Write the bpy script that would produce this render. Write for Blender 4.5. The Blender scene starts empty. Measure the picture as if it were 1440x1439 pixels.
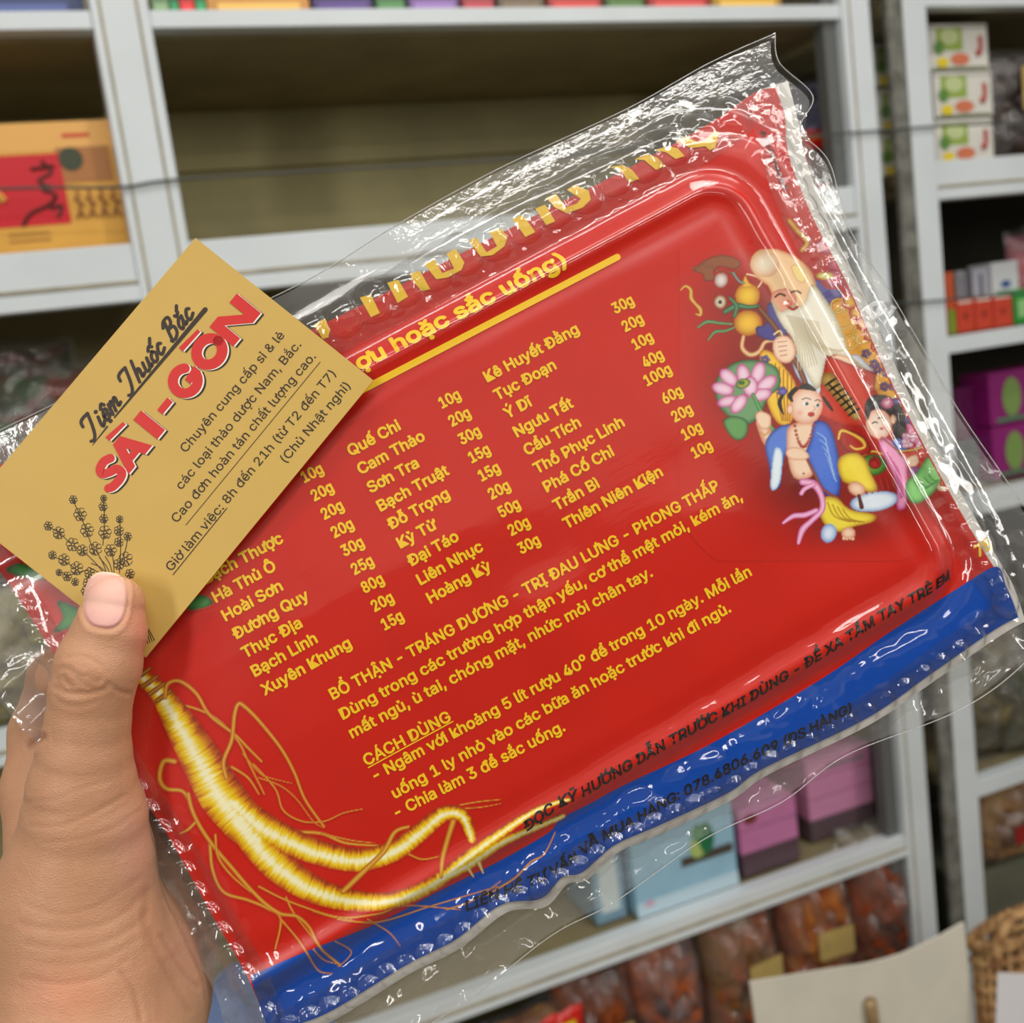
import bpy, bmesh, math, os, random
import numpy as np
from mathutils import Vector, Matrix
from mathutils.geometry import tessellate_polygon
random.seed(7); rng = np.random.default_rng(7)
S = bpy.context.scene

# ------------------------------------------------------------------ camera
FPX, CX, CY = 1507.0, 720.0, 719.5
CAMZ = 1.5
Rv = np.array([4600-CX, -20-CY, FPX]); Rv /= np.linalg.norm(Rv)          # cabinet direction (camera space, y down)
Dv = np.array([2000-CX, 10500-CY, FPX]); Dv -= Dv.dot(Rv)*Rv; Dv /= np.linalg.norm(Dv)
Fv = np.cross(Dv, Rv)
Fv = Fv if Fv[2] > 0 else -Fv
def c2w_dir(v): v = np.asarray(v, float); return np.array([v@Rv, v@Fv, -(v@Dv)])
def c2w(v): return c2w_dir(v)+np.array([0, 0, CAMZ])
cam = bpy.data.cameras.new('camera'); camo = bpy.data.objects.new('camera', cam); S.collection.objects.link(camo)
ax, ay, az = c2w_dir([1, 0, 0]), -c2w_dir([0, 1, 0]), -c2w_dir([0, 0, 1])
CM = Matrix(((ax[0], ay[0], az[0], 0), (ax[1], ay[1], az[1], 0), (ax[2], ay[2], az[2], CAMZ), (0, 0, 0, 1)))
camo.matrix_world = CM
cam.sensor_width = 36; cam.lens = 36*FPX/1440; cam.clip_start = .02
cam.dof.use_dof = True; cam.dof.focus_distance = .276; cam.dof.aperture_fstop = 17.0
S.camera = camo
# ------------------------------------------------------------------ light
S.view_settings.view_transform = 'Standard'; S.view_settings.look = 'None'
S.view_settings.gamma = 1; S.view_settings.use_curve_mapping = False; S.view_settings.exposure = 0.0
S.cycles.transparent_max_bounces = 32; S.cycles.max_bounces = 6; S.cycles.glossy_bounces = 3
S.cycles.sample_clamp_indirect = 4; S.cycles.caustics_reflective = False; S.cycles.caustics_refractive = False
W = bpy.data.worlds.new('shop_ambient'); S.world = W; W.use_nodes = True
W.node_tree.nodes['Background'].inputs[0].default_value = (1.0, .96, .90, 1); W.node_tree.nodes['Background'].inputs[1].default_value = .30
def area_lamp(loc, sx, sy, power, col=(1, .97, .92), rz=0, rx=0):
    l = bpy.data.lights.new('tube_or_fill', 'AREA'); l.shape = 'RECTANGLE'; l.size = sx; l.size_y = sy; l.energy = power; l.color = col
    o = bpy.data.objects.new('tube_or_fill', l); o.location = loc; o.rotation_euler = (rx, 0, rz); S.collection.objects.link(o)
area_lamp((-.3, -.1, 2.9), 1.3, .16, 9)
area_lamp((.9, .35, 2.9), 1.3, .16, 8)
area_lamp((0.2, -1.1, 2.9), 1.3, .2, 16)
area_lamp((1.2, -1.8, 2.9), .3, 1.3, 12)
area_lamp((-1.9, -1.5, 2.3), .25, 1.2, 24, rz=math.radians(-50), rx=math.radians(75))      # added fill lamps in front, unseen, either side of the viewer, brightening the pack
area_lamp((1.75, -1.5, 2.3), .25, 1.2, 20, rz=math.radians(48), rx=math.radians(75))

# ------------------------------------------------------------------ helpers
def lin(c):
    c = np.asarray(c, float)/255.
    return np.where(c <= .04045, c/12.92, ((c+.055)/1.055)**2.4)
def ray(px, py): return c2w_dir([px-CX, py-CY, FPX])
def atY(px, py, Y):
    d = ray(px, py); q = d*(Y/d[1]); return np.array([q[0], Y, q[2]+CAMZ])
def empty(name, loc=(0, 0, 0), rz=0, mat=None):
    o = bpy.data.objects.new(name, None); S.collection.objects.link(o); o.empty_display_size = .02
    if mat is not None: o.matrix_world = mat
    else: o.location = loc; o.rotation_euler = (0, 0, rz)
    return o
def tag(o, label=None, cat=None, group=None, kind=None):
    if label: o['label'] = label
    if cat: o['category'] = cat
    if group: o['group'] = group
    if kind: o['kind'] = kind
    return o
def link(name, me, mat=None, parent=None, smooth=False):
    o = bpy.data.objects.new(name, me); S.collection.objects.link(o)
    if mat is not None:
        for m_ in (mat if isinstance(mat, (list, tuple)) else [mat]): me.materials.append(m_)
    if parent is not None: o.parent = parent
    if smooth: me.polygons.foreach_set('use_smooth', [True]*len(me.polygons))
    return o
def mesh_np(name, V, F, mat=None, parent=None, smooth=False, col=None):
    me = bpy.data.meshes.new(name)
    V = np.asarray(V, dtype=np.float32); F = np.asarray(F, dtype=np.int32)
    n = F.shape[1]
    me.vertices.add(len(V)); me.vertices.foreach_set('co', V.ravel())
    me.loops.add(F.size); me.loops.foreach_set('vertex_index', F.ravel())
    me.polygons.add(len(F)); me.polygons.foreach_set('loop_start', np.arange(0, F.size, n, dtype=np.int32))
    me.update(calc_edges=True)
    if col is not None:
        a = me.color_attributes.new('Col', 'FLOAT_COLOR', 'POINT')
        a.data.foreach_set('color', np.concatenate([col, np.ones((len(V), 1))], 1).astype(np.float32).ravel())
    return link(name, me, mat, parent, smooth)
def grid_faces(n, m, mask=None):
    idx = np.arange(n*m).reshape(n, m)
    F = np.stack([idx[:-1, :-1], idx[1:, :-1], idx[1:, 1:], idx[:-1, 1:]], -1).reshape(-1, 4)
    if mask is not None:
        k = (mask[:-1, :-1] | mask[1:, :-1] | mask[1:, 1:] | mask[:-1, 1:]).reshape(-1)
        F = F[k]
    return F
class MB:
    def __init__(s): s.v = []; s.f = []; s.mi = []
    def add(s, vs, fs, mi=0):
        b = len(s.v); s.v += [tuple(map(float, v)) for v in vs]; s.f += [tuple(b+i for i in f) for f in fs]; s.mi += [mi]*len(fs)
    def box(s, x0, x1, y0, y1, z0, z1, mi=0):
        s.add([(x0, y0, z0), (x1, y0, z0), (x1, y1, z0), (x0, y1, z0), (x0, y0, z1), (x1, y0, z1), (x1, y1, z1), (x0, y1, z1)],
              [(0, 3, 2, 1), (4, 5, 6, 7), (0, 1, 5, 4), (1, 2, 6, 5), (2, 3, 7, 6), (3, 0, 4, 7)], mi)
    def poly(s, pts, mi=0, flip=False):
        pts = [Vector(p) for p in pts]
        tr = tessellate_polygon([pts])
        nrm = [t for t in tr]
        s.add([tuple(p) for p in pts], nrm, mi)
    def tube(s, pts, r, n=8, mi=0, caps=True):
        pts = [Vector(p) for p in pts]; rr = r if isinstance(r, (list, tuple, np.ndarray)) else [r]*len(pts)
        rings = []; up = None
        for i, p in enumerate(pts):
            t = (pts[min(i+1, len(pts)-1)]-pts[max(i-1, 0)]).normalized()
            if up is None: up = t.orthogonal().normalized()
            up = (up-t*up.dot(t)).normalized(); b = t.cross(up)
            rings.append([p+(up*math.cos(2*math.pi*k/n)+b*math.sin(2*math.pi*k/n))*rr[i] for k in range(n)])
        vs = [v for rg in rings for v in rg]; fs = []
        for i in range(len(pts)-1):
            for k in range(n): fs.append((i*n+k, i*n+(k+1) % n, (i+1)*n+(k+1) % n, (i+1)*n+k))
        if caps: fs += [tuple(range(n))[::-1], tuple((len(pts)-1)*n+k for k in range(n))]
        s.add(vs, fs, mi)
    def build(s, name, mat, parent=None, bevel=0, smooth=False):
        me = bpy.data.meshes.new(name); me.from_pydata(s.v, [], s.f)
        o = link(name, me, mat, parent, smooth)
        me.polygons.foreach_set('material_index', s.mi); me.update()
        if bevel:
            b = o.modifiers.new('bevel', 'BEVEL'); b.width = bevel; b.segments = 2; b.limit_method = 'ANGLE'
        return o
def catmull(pts, n=8, closed=False):
    P = np.asarray(pts, float)
    if len(P) < 3 and not closed: return P
    out = []; N = len(P)
    rngi = range(N) if closed else range(N-1)
    for i in rngi:
        if closed: p0, p1, p2, p3 = P[(i-1) % N], P[i], P[(i+1) % N], P[(i+2) % N]
        else: p0, p1, p2, p3 = P[max(i-1, 0)], P[i], P[i+1], P[min(i+2, N-1)]
        for k in range(n):
            t = k/n
            out.append(.5*((2*p1)+(-p0+p2)*t+(2*p0-5*p1+4*p2-p3)*t*t+(-p0+3*p1-3*p2+p3)*t**3))
    if not closed: out.append(P[-1])
    return np.array(out)
def sstep(a, b, x): t = np.clip((x-a)/(b-a), 0, 1); return t*t*(3-2*t)
def vnoise(x, y, seed=0):
    xi = np.floor(x).astype(int); yi = np.floor(y).astype(int); fx = x-xi; fy = y-yi
    def h(a, b):
        v = np.sin(a*127.1+b*311.7+seed*74.7)*43758.5453; return v-np.floor(v)
    fx = fx*fx*(3-2*fx); fy = fy*fy*(3-2*fy)
    return (h(xi, yi)*(1-fx)+h(xi+1, yi)*fx)*(1-fy)+(h(xi, yi+1)*(1-fx)+h(xi+1, yi+1)*fx)*fy

# ------------------------------------------------------------------ materials
def new_mat(name):
    m = bpy.data.materials.new(name); m.use_nodes = True; return m, m.node_tree.nodes, m.node_tree.links
def pmat(name, rgb, rough=.5, spec=.5, noise=0, nscale=40, bump=0, bscale=200, coat=0, metal=0, rgb2=None, detail=4):
    m, N, L = new_mat(name); b = N['Principled BSDF']
    c = (*lin(rgb), 1); b.inputs['Base Color'].default_value = c
    b.inputs['Roughness'].default_value = rough; b.inputs['Specular IOR Level'].default_value = spec
    b.inputs['Metallic'].default_value = metal; b.inputs['Coat Weight'].default_value = coat; b.inputs['Coat Roughness'].default_value = .05
    tc = N.new('ShaderNodeTexCoord')
    if noise or rgb2 is not None:
        n = N.new('ShaderNodeTexNoise'); n.inputs['Scale'].default_value = nscale; n.inputs['Detail'].default_value = detail
        L.new(tc.outputs['Object'], n.inputs['Vector'])
        r = N.new('ShaderNodeValToRGB'); L.new(n.outputs['Fac'], r.inputs['Fac'])
        c2 = lin(rgb2) if rgb2 is not None else lin(rgb)*(1-noise)
        r.color_ramp.elements[0].color = (*c2, 1); r.color_ramp.elements[1].color = c
        r.color_ramp.elements[0].position = .38; r.color_ramp.elements[1].position = .62
        L.new(r.outputs['Color'], b.inputs['Base Color'])
    if bump:
        n = N.new('ShaderNodeTexNoise'); n.inputs['Scale'].default_value = bscale; n.inputs['Detail'].default_value = 3
        L.new(tc.outputs['Object'], n.inputs['Vector'])
        bp = N.new('ShaderNodeBump'); bp.inputs['Strength'].default_value = bump; bp.inputs['Distance'].default_value = .001
        L.new(n.outputs['Fac'], bp.inputs['Height']); L.new(bp.outputs['Normal'], b.inputs['Normal'])
    return m
def film_mat(name, fres=1.5, gain=1.5, rough=.05, haze=.03, bump=.5, bscale=60, tint=.97, stretch=(1, 1, 1), bdist=.002):
    m, N, L = new_mat(name); N.clear()
    out = N.new('ShaderNodeOutputMaterial'); tr = N.new('ShaderNodeBsdfTransparent'); gl = N.new('ShaderNodeBsdfGlossy'); df = N.new('ShaderNodeBsdfDiffuse')
    tr.inputs[0].default_value = (tint, tint, tint*.995, 1); gl.inputs['Roughness'].default_value = rough; df.inputs[0].default_value = (.8, .8, .78, 1)
    fr = N.new('ShaderNodeFresnel'); fr.inputs['IOR'].default_value = fres
    ge = N.new('ShaderNodeNewGeometry'); mr = N.new('ShaderNodeMapRange'); mr.inputs['To Min'].default_value = fres; mr.inputs['To Max'].default_value = 1/fres   # a thin sheet reflects alike from both sides
    L.new(ge.outputs['Backfacing'], mr.inputs['Value']); L.new(mr.outputs['Result'], fr.inputs['IOR'])
    mu = N.new('ShaderNodeMath'); mu.operation = 'MULTIPLY'; mu.inputs[1].default_value = gain; mu.use_clamp = True
    tc = N.new('ShaderNodeTexCoord'); mp = N.new('ShaderNodeMapping'); mp.inputs['Scale'].default_value = stretch
    n = N.new('ShaderNodeTexNoise'); n.inputs['Scale'].default_value = bscale; n.inputs['Detail'].default_value = 5; n.inputs['Roughness'].default_value = .55
    bp = N.new('ShaderNodeBump'); bp.inputs['Strength'].default_value = bump; bp.inputs['Distance'].default_value = bdist
    L.new(tc.outputs['Object'], mp.inputs['Vector']); L.new(mp.outputs['Vector'], n.inputs['Vector']); L.new(n.outputs['Fac'], bp.inputs['Height'])
    for x in (fr, gl): L.new(bp.outputs['Normal'], x.inputs['Normal'])
    L.new(fr.outputs[0], mu.inputs[0])
    m1 = N.new('ShaderNodeMixShader'); m1.inputs[0].default_value = haze; L.new(tr.outputs[0], m1.inputs[1]); L.new(df.outputs[0], m1.inputs[2])
    m2 = N.new('ShaderNodeMixShader'); L.new(mu.outputs[0], m2.inputs[0]); L.new(m1.outputs[0], m2.inputs[1]); L.new(gl.outputs[0], m2.inputs[2])
    L.new(m2.outputs[0], out.inputs[0]); return m
def attr_mat(name, rough=.3, coat=.3, spec=.5):
    m, N, L = new_mat(name); b = N['Principled BSDF']; a = N.new('ShaderNodeAttribute'); a.attribute_name = 'Col'
    L.new(a.outputs['Color'], b.inputs['Base Color']); b.inputs['Roughness'].default_value = rough; b.inputs['Coat Weight'].default_value = coat
    b.inputs['Coat Roughness'].default_value = .04; b.inputs['Specular IOR Level'].default_value = spec; return m
_flat = {}
def flat(rgb, rough=.45, spec=.5):
    k = (tuple(rgb), rough, spec)
    if k not in _flat: _flat[k] = pmat('paint_%d_%d_%d' % tuple(rgb), rgb, rough, spec)
    return _flat[k]

M_white = pmat('white_powder_coat', (218, 225, 228), .38, .5, noise=.06, nscale=9)
M_seal = pmat('aged_sealant', (170, 160, 135), .6, .3, noise=.3, nscale=30)
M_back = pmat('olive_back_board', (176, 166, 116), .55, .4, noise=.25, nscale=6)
M_glass = film_mat('cabinet_glass', 1.5, 1.0, .02, .01, 0, 1, .96)
M_greystrip = pmat('weathered_grey_strip', (128, 128, 120), .6, .3, rgb2=(96, 95, 86), nscale=45)
M_wall = pmat('shop_wall', (120, 116, 100), .8, .2, noise=.15, nscale=4)
M_floor = pmat('floor_tile', (120, 112, 100), .5, .3, noise=.2, nscale=5)
M_wire = pmat('dark_wire', (70, 74, 72), .4, .5)
RED = (206, 28, 8); BLUE = (0, 72, 172); YEL = (250, 200, 28)
# ------------------------------------------------------------------ setting
b = MB(); b.box(-3, 4.5, 1.72, 1.78, 0, 3.1); tag(b.build('wall_back', M_wall), kind='structure')
b = MB(); b.box(-3, 4.5, -3, 1.78, -.05, 0); tag(b.build('floor', M_floor), kind='structure')

b = MB(); b.box(-3, 4.5, -2.35, -2.3, 0, 2.0); tag(b.build('added_wall_front', pmat('dark_reflection_wall', (60, 50, 42), .7, .2, noise=.3, nscale=3)), kind='structure')  # unseen dark wall behind the viewer, added to darken reflections in the film
b = MB(); b.box(-3, 4.5, -2.34, -2.3, 2.0, 3.1); tag(b.build('added_wall_upper_1', pmat('pale_reflection_wall', (214, 210, 200), .8, .2)), kind='structure')  # unseen pale upper wall, added to brighten reflections in the film
# ------------------------------------------------------------------ cabinets
Y0 = 1.252; YB = 1.62
M_shelf = pmat('dim_shelf_board', (150, 138, 104), .6, .3, noise=.2, nscale=8)
def Z(z): return z+CAMZ
def rail(par, x0, x1, zb, zt, tier=True):
    r = MB(); r.box(x0, x1, Y0+.004, Y0+.03, zb, zt); o = r.build('rail', M_white, par, .0015)
    if tier:
        g = MB(); g.box(x0, x1, Y0+.001, Y0+.004, zb+(zt-zb)*.30, zb+(zt-zb)*.30+.004); g.build('sealant_line', M_seal, o)
        g = MB(); g.box(x0, x1, Y0-.002, Y0+.004, zb, zb+(zt-zb)*.27); g.build('rail_lip', M_white, o, .001)
def shelf(par, x0, x1, z): s = MB(); s.box(x0, x1, Y0+.03, YB-.005, z-.018, z-.001); s.build('shelf', M_shelf, par, .001)
def post(par, x0, x1, z0, z1, seams=()):
    r = MB(); r.box(x0, x1, Y0, Y0+.04, z0, z1); o = r.build('post', M_white, par, .0015)
    for t in seams:
        g = MB(); xx = x0+(x1-x0)*t; g.box(xx-.0015, xx+.0015, Y0-.0008, Y0+.001, z0, z1); g.build('sealant_line', M_seal, o)
TOP = 2.6
cabL = tag(empty('glass_cabinet', (.1, Y0, 0)), 'white framed glass display cabinet on the left, behind the business card and pack', 'cabinet', 'white framed display cabinets')
cabR = tag(empty('glass_cabinet', (1.9, Y0, 0)), 'white framed glass display cabinet on the right, holding the white chilli boxes', 'cabinet', 'white framed display cabinets')
class Sh:                                                    # children use world numbers; keep the parent's offset out of them
    pass
def unparent_offset(par):
    bpy.context.view_layer.update()
for par in (cabL, cabR): par.location = (0, 0, 0)
# left cabinet
XL = [(-1.25, -1.2), (-.62, -.56), (.087, .146), (1.062, 1.110)]
for i, (a, c) in enumerate(XL): post(cabL, a, c, 0.0, TOP, (.16, .8) if i < 3 else (.25,))
for i in range(3):
    x0, x1 = XL[i][1], XL[i+1][0]
    for zb, zt, t in ((Z(.385), Z(.404), False), (Z(.101), Z(.163), True), (Z(-.375), Z(-.335), True), (Z(-.852), Z(-.822), True), (Z(-1.42), Z(-1.37), False), (TOP-.05, TOP, False)):
        if i == 2 and zb == Z(.101): zt = Z(.160)
        rail(cabL, x0, x1, zb, zt, t); shelf(cabL, x0-.02, x1+.02, zt-.004)
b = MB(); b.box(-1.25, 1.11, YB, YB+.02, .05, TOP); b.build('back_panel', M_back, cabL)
for z, h in ((Z(.300), .022),):
    b = MB(); b.box(-1.2, 1.06, YB-.012, YB-.002, z, z+h); b.build('back_ledge', M_back, cabL)
b = MB(); b.box(1.040, 1.062, Y0+.015, Y0+.035, .05, TOP); b.build('inner_stile', pmat('grey_alu', (96, 98, 96), .45), cabL)
b = MB(); b.box(1.104, 1.108, Y0+.04, YB, .05, TOP); b.build('side_glass', M_glass, cabL)
# right cabinet
XR = [(1.169, 1.211), (2.05, 2.1), (2.9, 2.95)]
for a, c in XR: post(cabR, a, c, 0, TOP)
for i in range(2):
    x0, x1 = XR[i][1], XR[i+1][0]
    for zb, zt, t in ((Z(.400), Z(.43), False), (Z(.130), Z(.186), True), (Z(-.095), Z(-.070), False), (Z(-.348), Z(-.314), False), (Z(-.803), Z(-.775), False), (Z(-1.40), Z(-1.37), False), (TOP-.05, TOP, False)):
        rail(cabR, x0, x1, zb, zt, t); shelf(cabR, x0-.02, x1+.02, zt-.004)
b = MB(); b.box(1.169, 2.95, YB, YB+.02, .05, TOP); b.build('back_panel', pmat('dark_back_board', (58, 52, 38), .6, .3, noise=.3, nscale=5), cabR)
b = MB(); b.box(1.171, 1.174, Y0+.04, YB, .05, TOP); b.build('side_glass', M_glass, cabR)
b = MB(); b.box(1.142, 1.1685, Y0+.002, Y0+.010, .05, TOP); b.build('side_strip', M_greystrip, cabR)
# tie wires round the cabinets
def wire(pts, label):
    b = MB(); b.tube(catmull(pts, 6), .0016, 6); tag(b.build('tie_wire', M_wire, None, smooth=True), label, 'wire')
w = [atY(x, y, Y0-.006) for x, y in ((-60, 268), (60, 264), (170, 263), (255, 252), (520, 236), (800, 218), (1180, 188), (1236, 184), (1310, 178), (1440, 172))]
wire(w, 'thin dark wire stretched across both cabinets at upper shelf height')
w = [atY(x, y, Y0-.006) for x, y in ((1180, 433), (1290, 425), (1340, 421), (1400, 416), (1480, 408))]
wire(w, 'short thin wire across the right cabinet beside the red cartons')

# ------------------------------------------------------------------ shelf goods
def tint(par, name, mat, x0, x1, z0, z1, Y, t=.0006):
    b = MB(); b.box(x0, x1, Y-t, Y, z0, z1); return b.build(name, mat, par)
def carton(name, x0, x1, z0, z1, Y, dep, rgb, label, cat='box', group=None, rough=.35, lid=True):
    o = tag(empty(name, ((x0+x1)/2, Y, z0)), label, cat, group)
    cx = (x0+x1)/2
    b = MB(); b.box(x0-cx, x1-cx, 0, dep, 0, z1-z0); b.build('body', pmat(name+'_board', rgb, rough, .5, noise=.08, nscale=25), o, .0012)
    if lid:
        b = MB(); b.box(x0-cx+.001, x1-cx-.001, -.0004, .0002, (z1-z0)-.006, (z1-z0)-.005); b.build('lid_edge', flat((90, 80, 66)), o)
    return o
def face(o, name, rgb, u0, u1, v0, v1, w, h, t=.0005, rough=.4):
    """flat printed rectangle on the front, u/v as fractions of the front"""
    b = MB(); b.box(-w/2+u0*w, -w/2+u1*w, -t, 0, v0*h, v1*h); return b.build(name, flat(rgb, rough), o)
def blob(o, name, rgb, cu, cv, ru, rv, w, h, t=.0008, n=14, rot=0):
    pts = [(-w/2+cu*w+math.cos(a)*ru*math.cos(rot)-math.sin(a)*rv*math.sin(rot), -t, cv*h+math.cos(a)*ru*math.sin(rot)+math.sin(a)*rv*math.cos(rot)) for a in [2*math.pi*k/n for k in range(n)]]
    b = MB(); b.add(pts, [tuple(range(n))]); return b.build(name, flat(rgb), o)
# ginseng gift box (gold) left of the first post
p = atY(186, 352, 1.30); q = atY(150, 168, 1.30); zt = Z(.163)+.001
x1 = p[0]-.002; x0 = x1-.30; h = q[2]-zt-.002; w_ = .30
gb = carton('gift_box', x0, x1, zt, zt+h, 1.292, .06, (226, 170, 74), 'gold and red gift box with round dark seal behind the upper left post', 'box', rough=.3)
def U(px): return (atY(px, 270, 1.29)[0]-x0)/w_
face(gb, 'gold_band', (236, 178, 96), 0, 1, .78, 1, w_, h)
face(gb, 'red_panel', (206, 22, 38), 0, U(97)-.01, .22, .76, w_, h, .0009)
face(gb, 'brown_panel', (176, 116, 62), U(88), .985, .53, .80, w_, h, .0008)
blob(gb, 'round_seal', (58, 66, 40), U(108), .71, .0125, .0125, w_, h, .0016, 20)
face(gb, 'red_print_line', (206, 60, 40), U(101), U(140), .875, .905, w_, h, .0009)
for k in range(4):
    cu = U(108+k*17); b = MB()
    for s, e in (((0, .012), (.001, -.014)), ((-.004, .004), (.005, -.004)), ((.0, -.008), (-.004, -.018)), ((0, -.008), (.004, -.018))):
        zc = .38*h
        b.tube([(-w_/2+cu*w_+s[0], -.001, zc+s[1]), (-w_/2+cu*w_+e[0], -.001, zc+e[1])], .0014, 5)
    b.build('root_print', flat((150, 92, 40)), gb)
b = MB()
for pts in (((.0, .02), (.008, .008), (-.006, .0), (.006, -.008)), ((-.004, -.01), (.008, -.016), (.0, -.026), (-.02, -.034), (-.03, -.046)), ((-.012, .012), (.012, .014)), ((.0, -.03), (.012, -.028), (.006, -.04))):
    cu = U(66)
    b.tube([(-w_/2+cu*w_+a, -.0012, .56*h+c) for a, c in catmull(pts, 4)], .0022, 5)
b.build('brush_characters', flat((88, 24, 20)), gb)
for k, (u, v) in enumerate(((.3, .1), (.3, .15))): face(gb, 'fine_print', (176, 126, 50), U(0), U(60), v, v+.02, w_, h, .0008)
b = MB(); b.tube([(-w_/2+U(-8)*w_, -.0012, .5*h), (-w_/2+U(4)*w_, -.0012, .42*h)], .004, 5); b.build('gold_stroke', flat((226, 170, 74)), gb)

# boxes standing on the topmost shelf, only their feet are in view
tops = [(-140, 118, (60, 74, 120), 'dark blue book with gold lettering band'), (212, 236, (120, 150, 110), 'small pale green packet'), (237, 250, (30, 120, 70), 'thin green carton'),
        (251, 272, (196, 40, 40), 'small red carton'), (273, 288, (34, 130, 76), 'slim green carton right of the red one'), (289, 432, (214, 150, 70), 'long orange carton'),
        (436, 520, (70, 50, 110), 'violet packet'), (524, 566, (60, 110, 60), 'green leaf packet'), (570, 640, (120, 90, 150), 'lilac packet'), (644, 690, (150, 40, 50), 'crimson packet'),
        (694, 760, (96, 80, 60), 'brown paper packet'), (764, 840, (170, 50, 44), 'wide red packet'), (844, 900, (70, 100, 50), 'moss green packet'), (904, 990, (176, 60, 56), 'wide brick red carton'), (994, 1090, (190, 150, 60), 'mustard yellow carton')]
for xa, xb, rgb, lab in tops:
    A = atY(xa, 14, 1.30)[0]; B = atY(xb, 14, 1.30)[0]
    c = carton('carton', A, B, Z(.404)+.001, Z(.404)+.13, 1.285, .1, rgb, lab+' on the top shelf', 'box', 'goods on the top shelf', lid=False)
    face(c, 'print_band', tuple(min(255, int(v*1.25+20)) for v in rgb), .1, .9, .04, .12, B-A, .126)

# gloss plastic bags of herbs: a lumpy pillow inside a shiny film
def pillow(name, w, h, t, seed, mat, par, amp=.12, n=26, freq=5., yo=0):
    u, v = np.meshgrid(np.linspace(-1, 1, n), np.linspace(-1, 1, n), indexing='ij')
    prof = (1-np.abs(u)**2.6)*(1-np.abs(v)**2.6); prof = np.clip(prof, 0, 1)**.55
    nz = vnoise(u*freq+seed*3.1, v*freq+seed*1.7, seed)-.5; n2 = vnoise(u*freq*2.3+seed, v*freq*2.3, seed+3)-.5
    wob = 1+.06*vnoise(v*3+seed, u*0+seed, seed)
    F1 = prof*t*.5*(1+amp*4*nz+amp*3*n2)
    X = u*w/2*wob; Zz = (v+1)*h/2+.01*vnoise(u*2+seed, u*0, seed)*(v > .5)
    Vf = np.stack([X, -F1+yo, Zz], -1).reshape(-1, 3); Vb = np.stack([X, F1*.8+yo, Zz], -1).reshape(-1, 3)
    Ff = grid_faces(n, n); Fb = grid_faces(n, n)[:, ::-1]+n*n
    return mesh_np(name, np.concatenate([Vf, Vb]), np.concatenate([Ff, Fb]), mat, par, True)
M_bagfilm = film_mat('crinkled_bag_film', 1.5, 1.6, .12, .05, 1.0, 45, .95, bdist=.006)
def herb_bag(px, py, w, h, t, Y, z0, rgb, rgb2, label, group, seed, lab=None, rz=0, ns=60, cat='bag'):
    X = atY(px, py, Y)[0]
    o = tag(empty('herb_bag', (X, Y, z0), rz), label, cat, group)
    pillow('contents', w*.93, h*.9, t*.9, seed, pmat('dried_herbs', rgb, .8, .2, rgb2=rgb2, nscale=ns, bump=.9, bscale=90, detail=6), o, .14, 30, 7)
    pillow('plastic_film', w, h, t, seed+1, M_bagfilm, o, .16, 26, 4)
    if lab:
        lw, lh, lu, lv, lc = lab
        b = MB(); b.box(lu-lw/2, lu+lw/2, -t*.62, -t*.62+.0006, lv, lv+lh); l = b.build('paper_label', pmat('tan_label', lc, .7, .2, noise=.1, nscale=30), o)
    return o
G = 'plastic bags of herbs in the cabinets'
zl = Z(-.335)+.001; zm = Z(-.822)+.001; zb_ = Z(-1.37)+.001
# dark red / green packets low in the left compartment (behind the card)
herb_bag(20, 520, .13, .13, .06, 1.36, zl+.28, (96, 22, 18), (30, 60, 26), 'dark red and green glossy packet, highest in the heap left of the card', G, 1, ns=30)
herb_bag(95, 560, .15, .12, .06, 1.33, zl+.26, (40, 66, 26), (110, 24, 18), 'green glossy packet with red specks, left of the card top edge', G, 2, ns=30)
herb_bag(10, 600, .16, .12, .07, 1.31, zl+.22, (110, 26, 20), (30, 70, 30), 'dark red glossy packet touching the bag corner at the left frame edge', G, 3, ns=28)
herb_bag(170, 600, .14, .13, .06, 1.38, zl+.24, (60, 60, 24), (84, 20, 16), 'olive and maroon glossy packet partly behind the card', G, 4, ns=30)
b = MB(); b.box(-.3, .3, 1.29, 1.50, zl, zl+.225); tag(b.build('storage_box', pmat('brown_carton', (84, 70, 48), .7, .2), None, .002), 'low brown box holding up the glossy packets at left', 'box')
herb_bag(25, 930, .15, .16, .07, 1.27, zl, (166, 160, 112), (128, 118, 76), 'pale olive packet on the shelf left of the thumb', G, 5, ns=18)
# packets right of the pack, right cabinet
zr = [Z(.186)+.001, Z(-.070)+.001, Z(-.314)+.001, Z(-.775)+.001, Z(-1.37)+.001]
herb_bag(1432, 130, .16, .17, .07, 1.33, zr[0], (74, 58, 52), (40, 30, 30), 'dark herb bag with tan label right of the white chilli boxes', G, 6, (.075, .065, .0, .07, (196, 168, 96)))
for i, (px, Y, w, h, a, c, lab_) in enumerate((
        (1395, 1.33, .14, .22, (120, 108, 76), (60, 54, 40), 'olive brown herb bag under the right tip of the pack'),
        (1445, 1.31, .12, .17, (60, 70, 46), (96, 88, 62), 'dark green herb bag at the right frame edge'),
        (1380, 1.42, .16, .30, (96, 84, 64), (50, 46, 36), 'tall brown herb bag behind the others in the right cabinet'))):
    herb_bag(px, 980, w, h, .08, Y, zr[3], a, c, lab_, G, 10+i, ns=26)
herb_bag(1408, 1180, .15, .19, .09, 1.33, zr[4]+.40, (178, 140, 92), (122, 82, 50), 'tan bag of dried slices with a red tag on the right cabinet shelf', G, 20, (.05, .03, .0, .05, (150, 40, 34)), ns=16)
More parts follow.
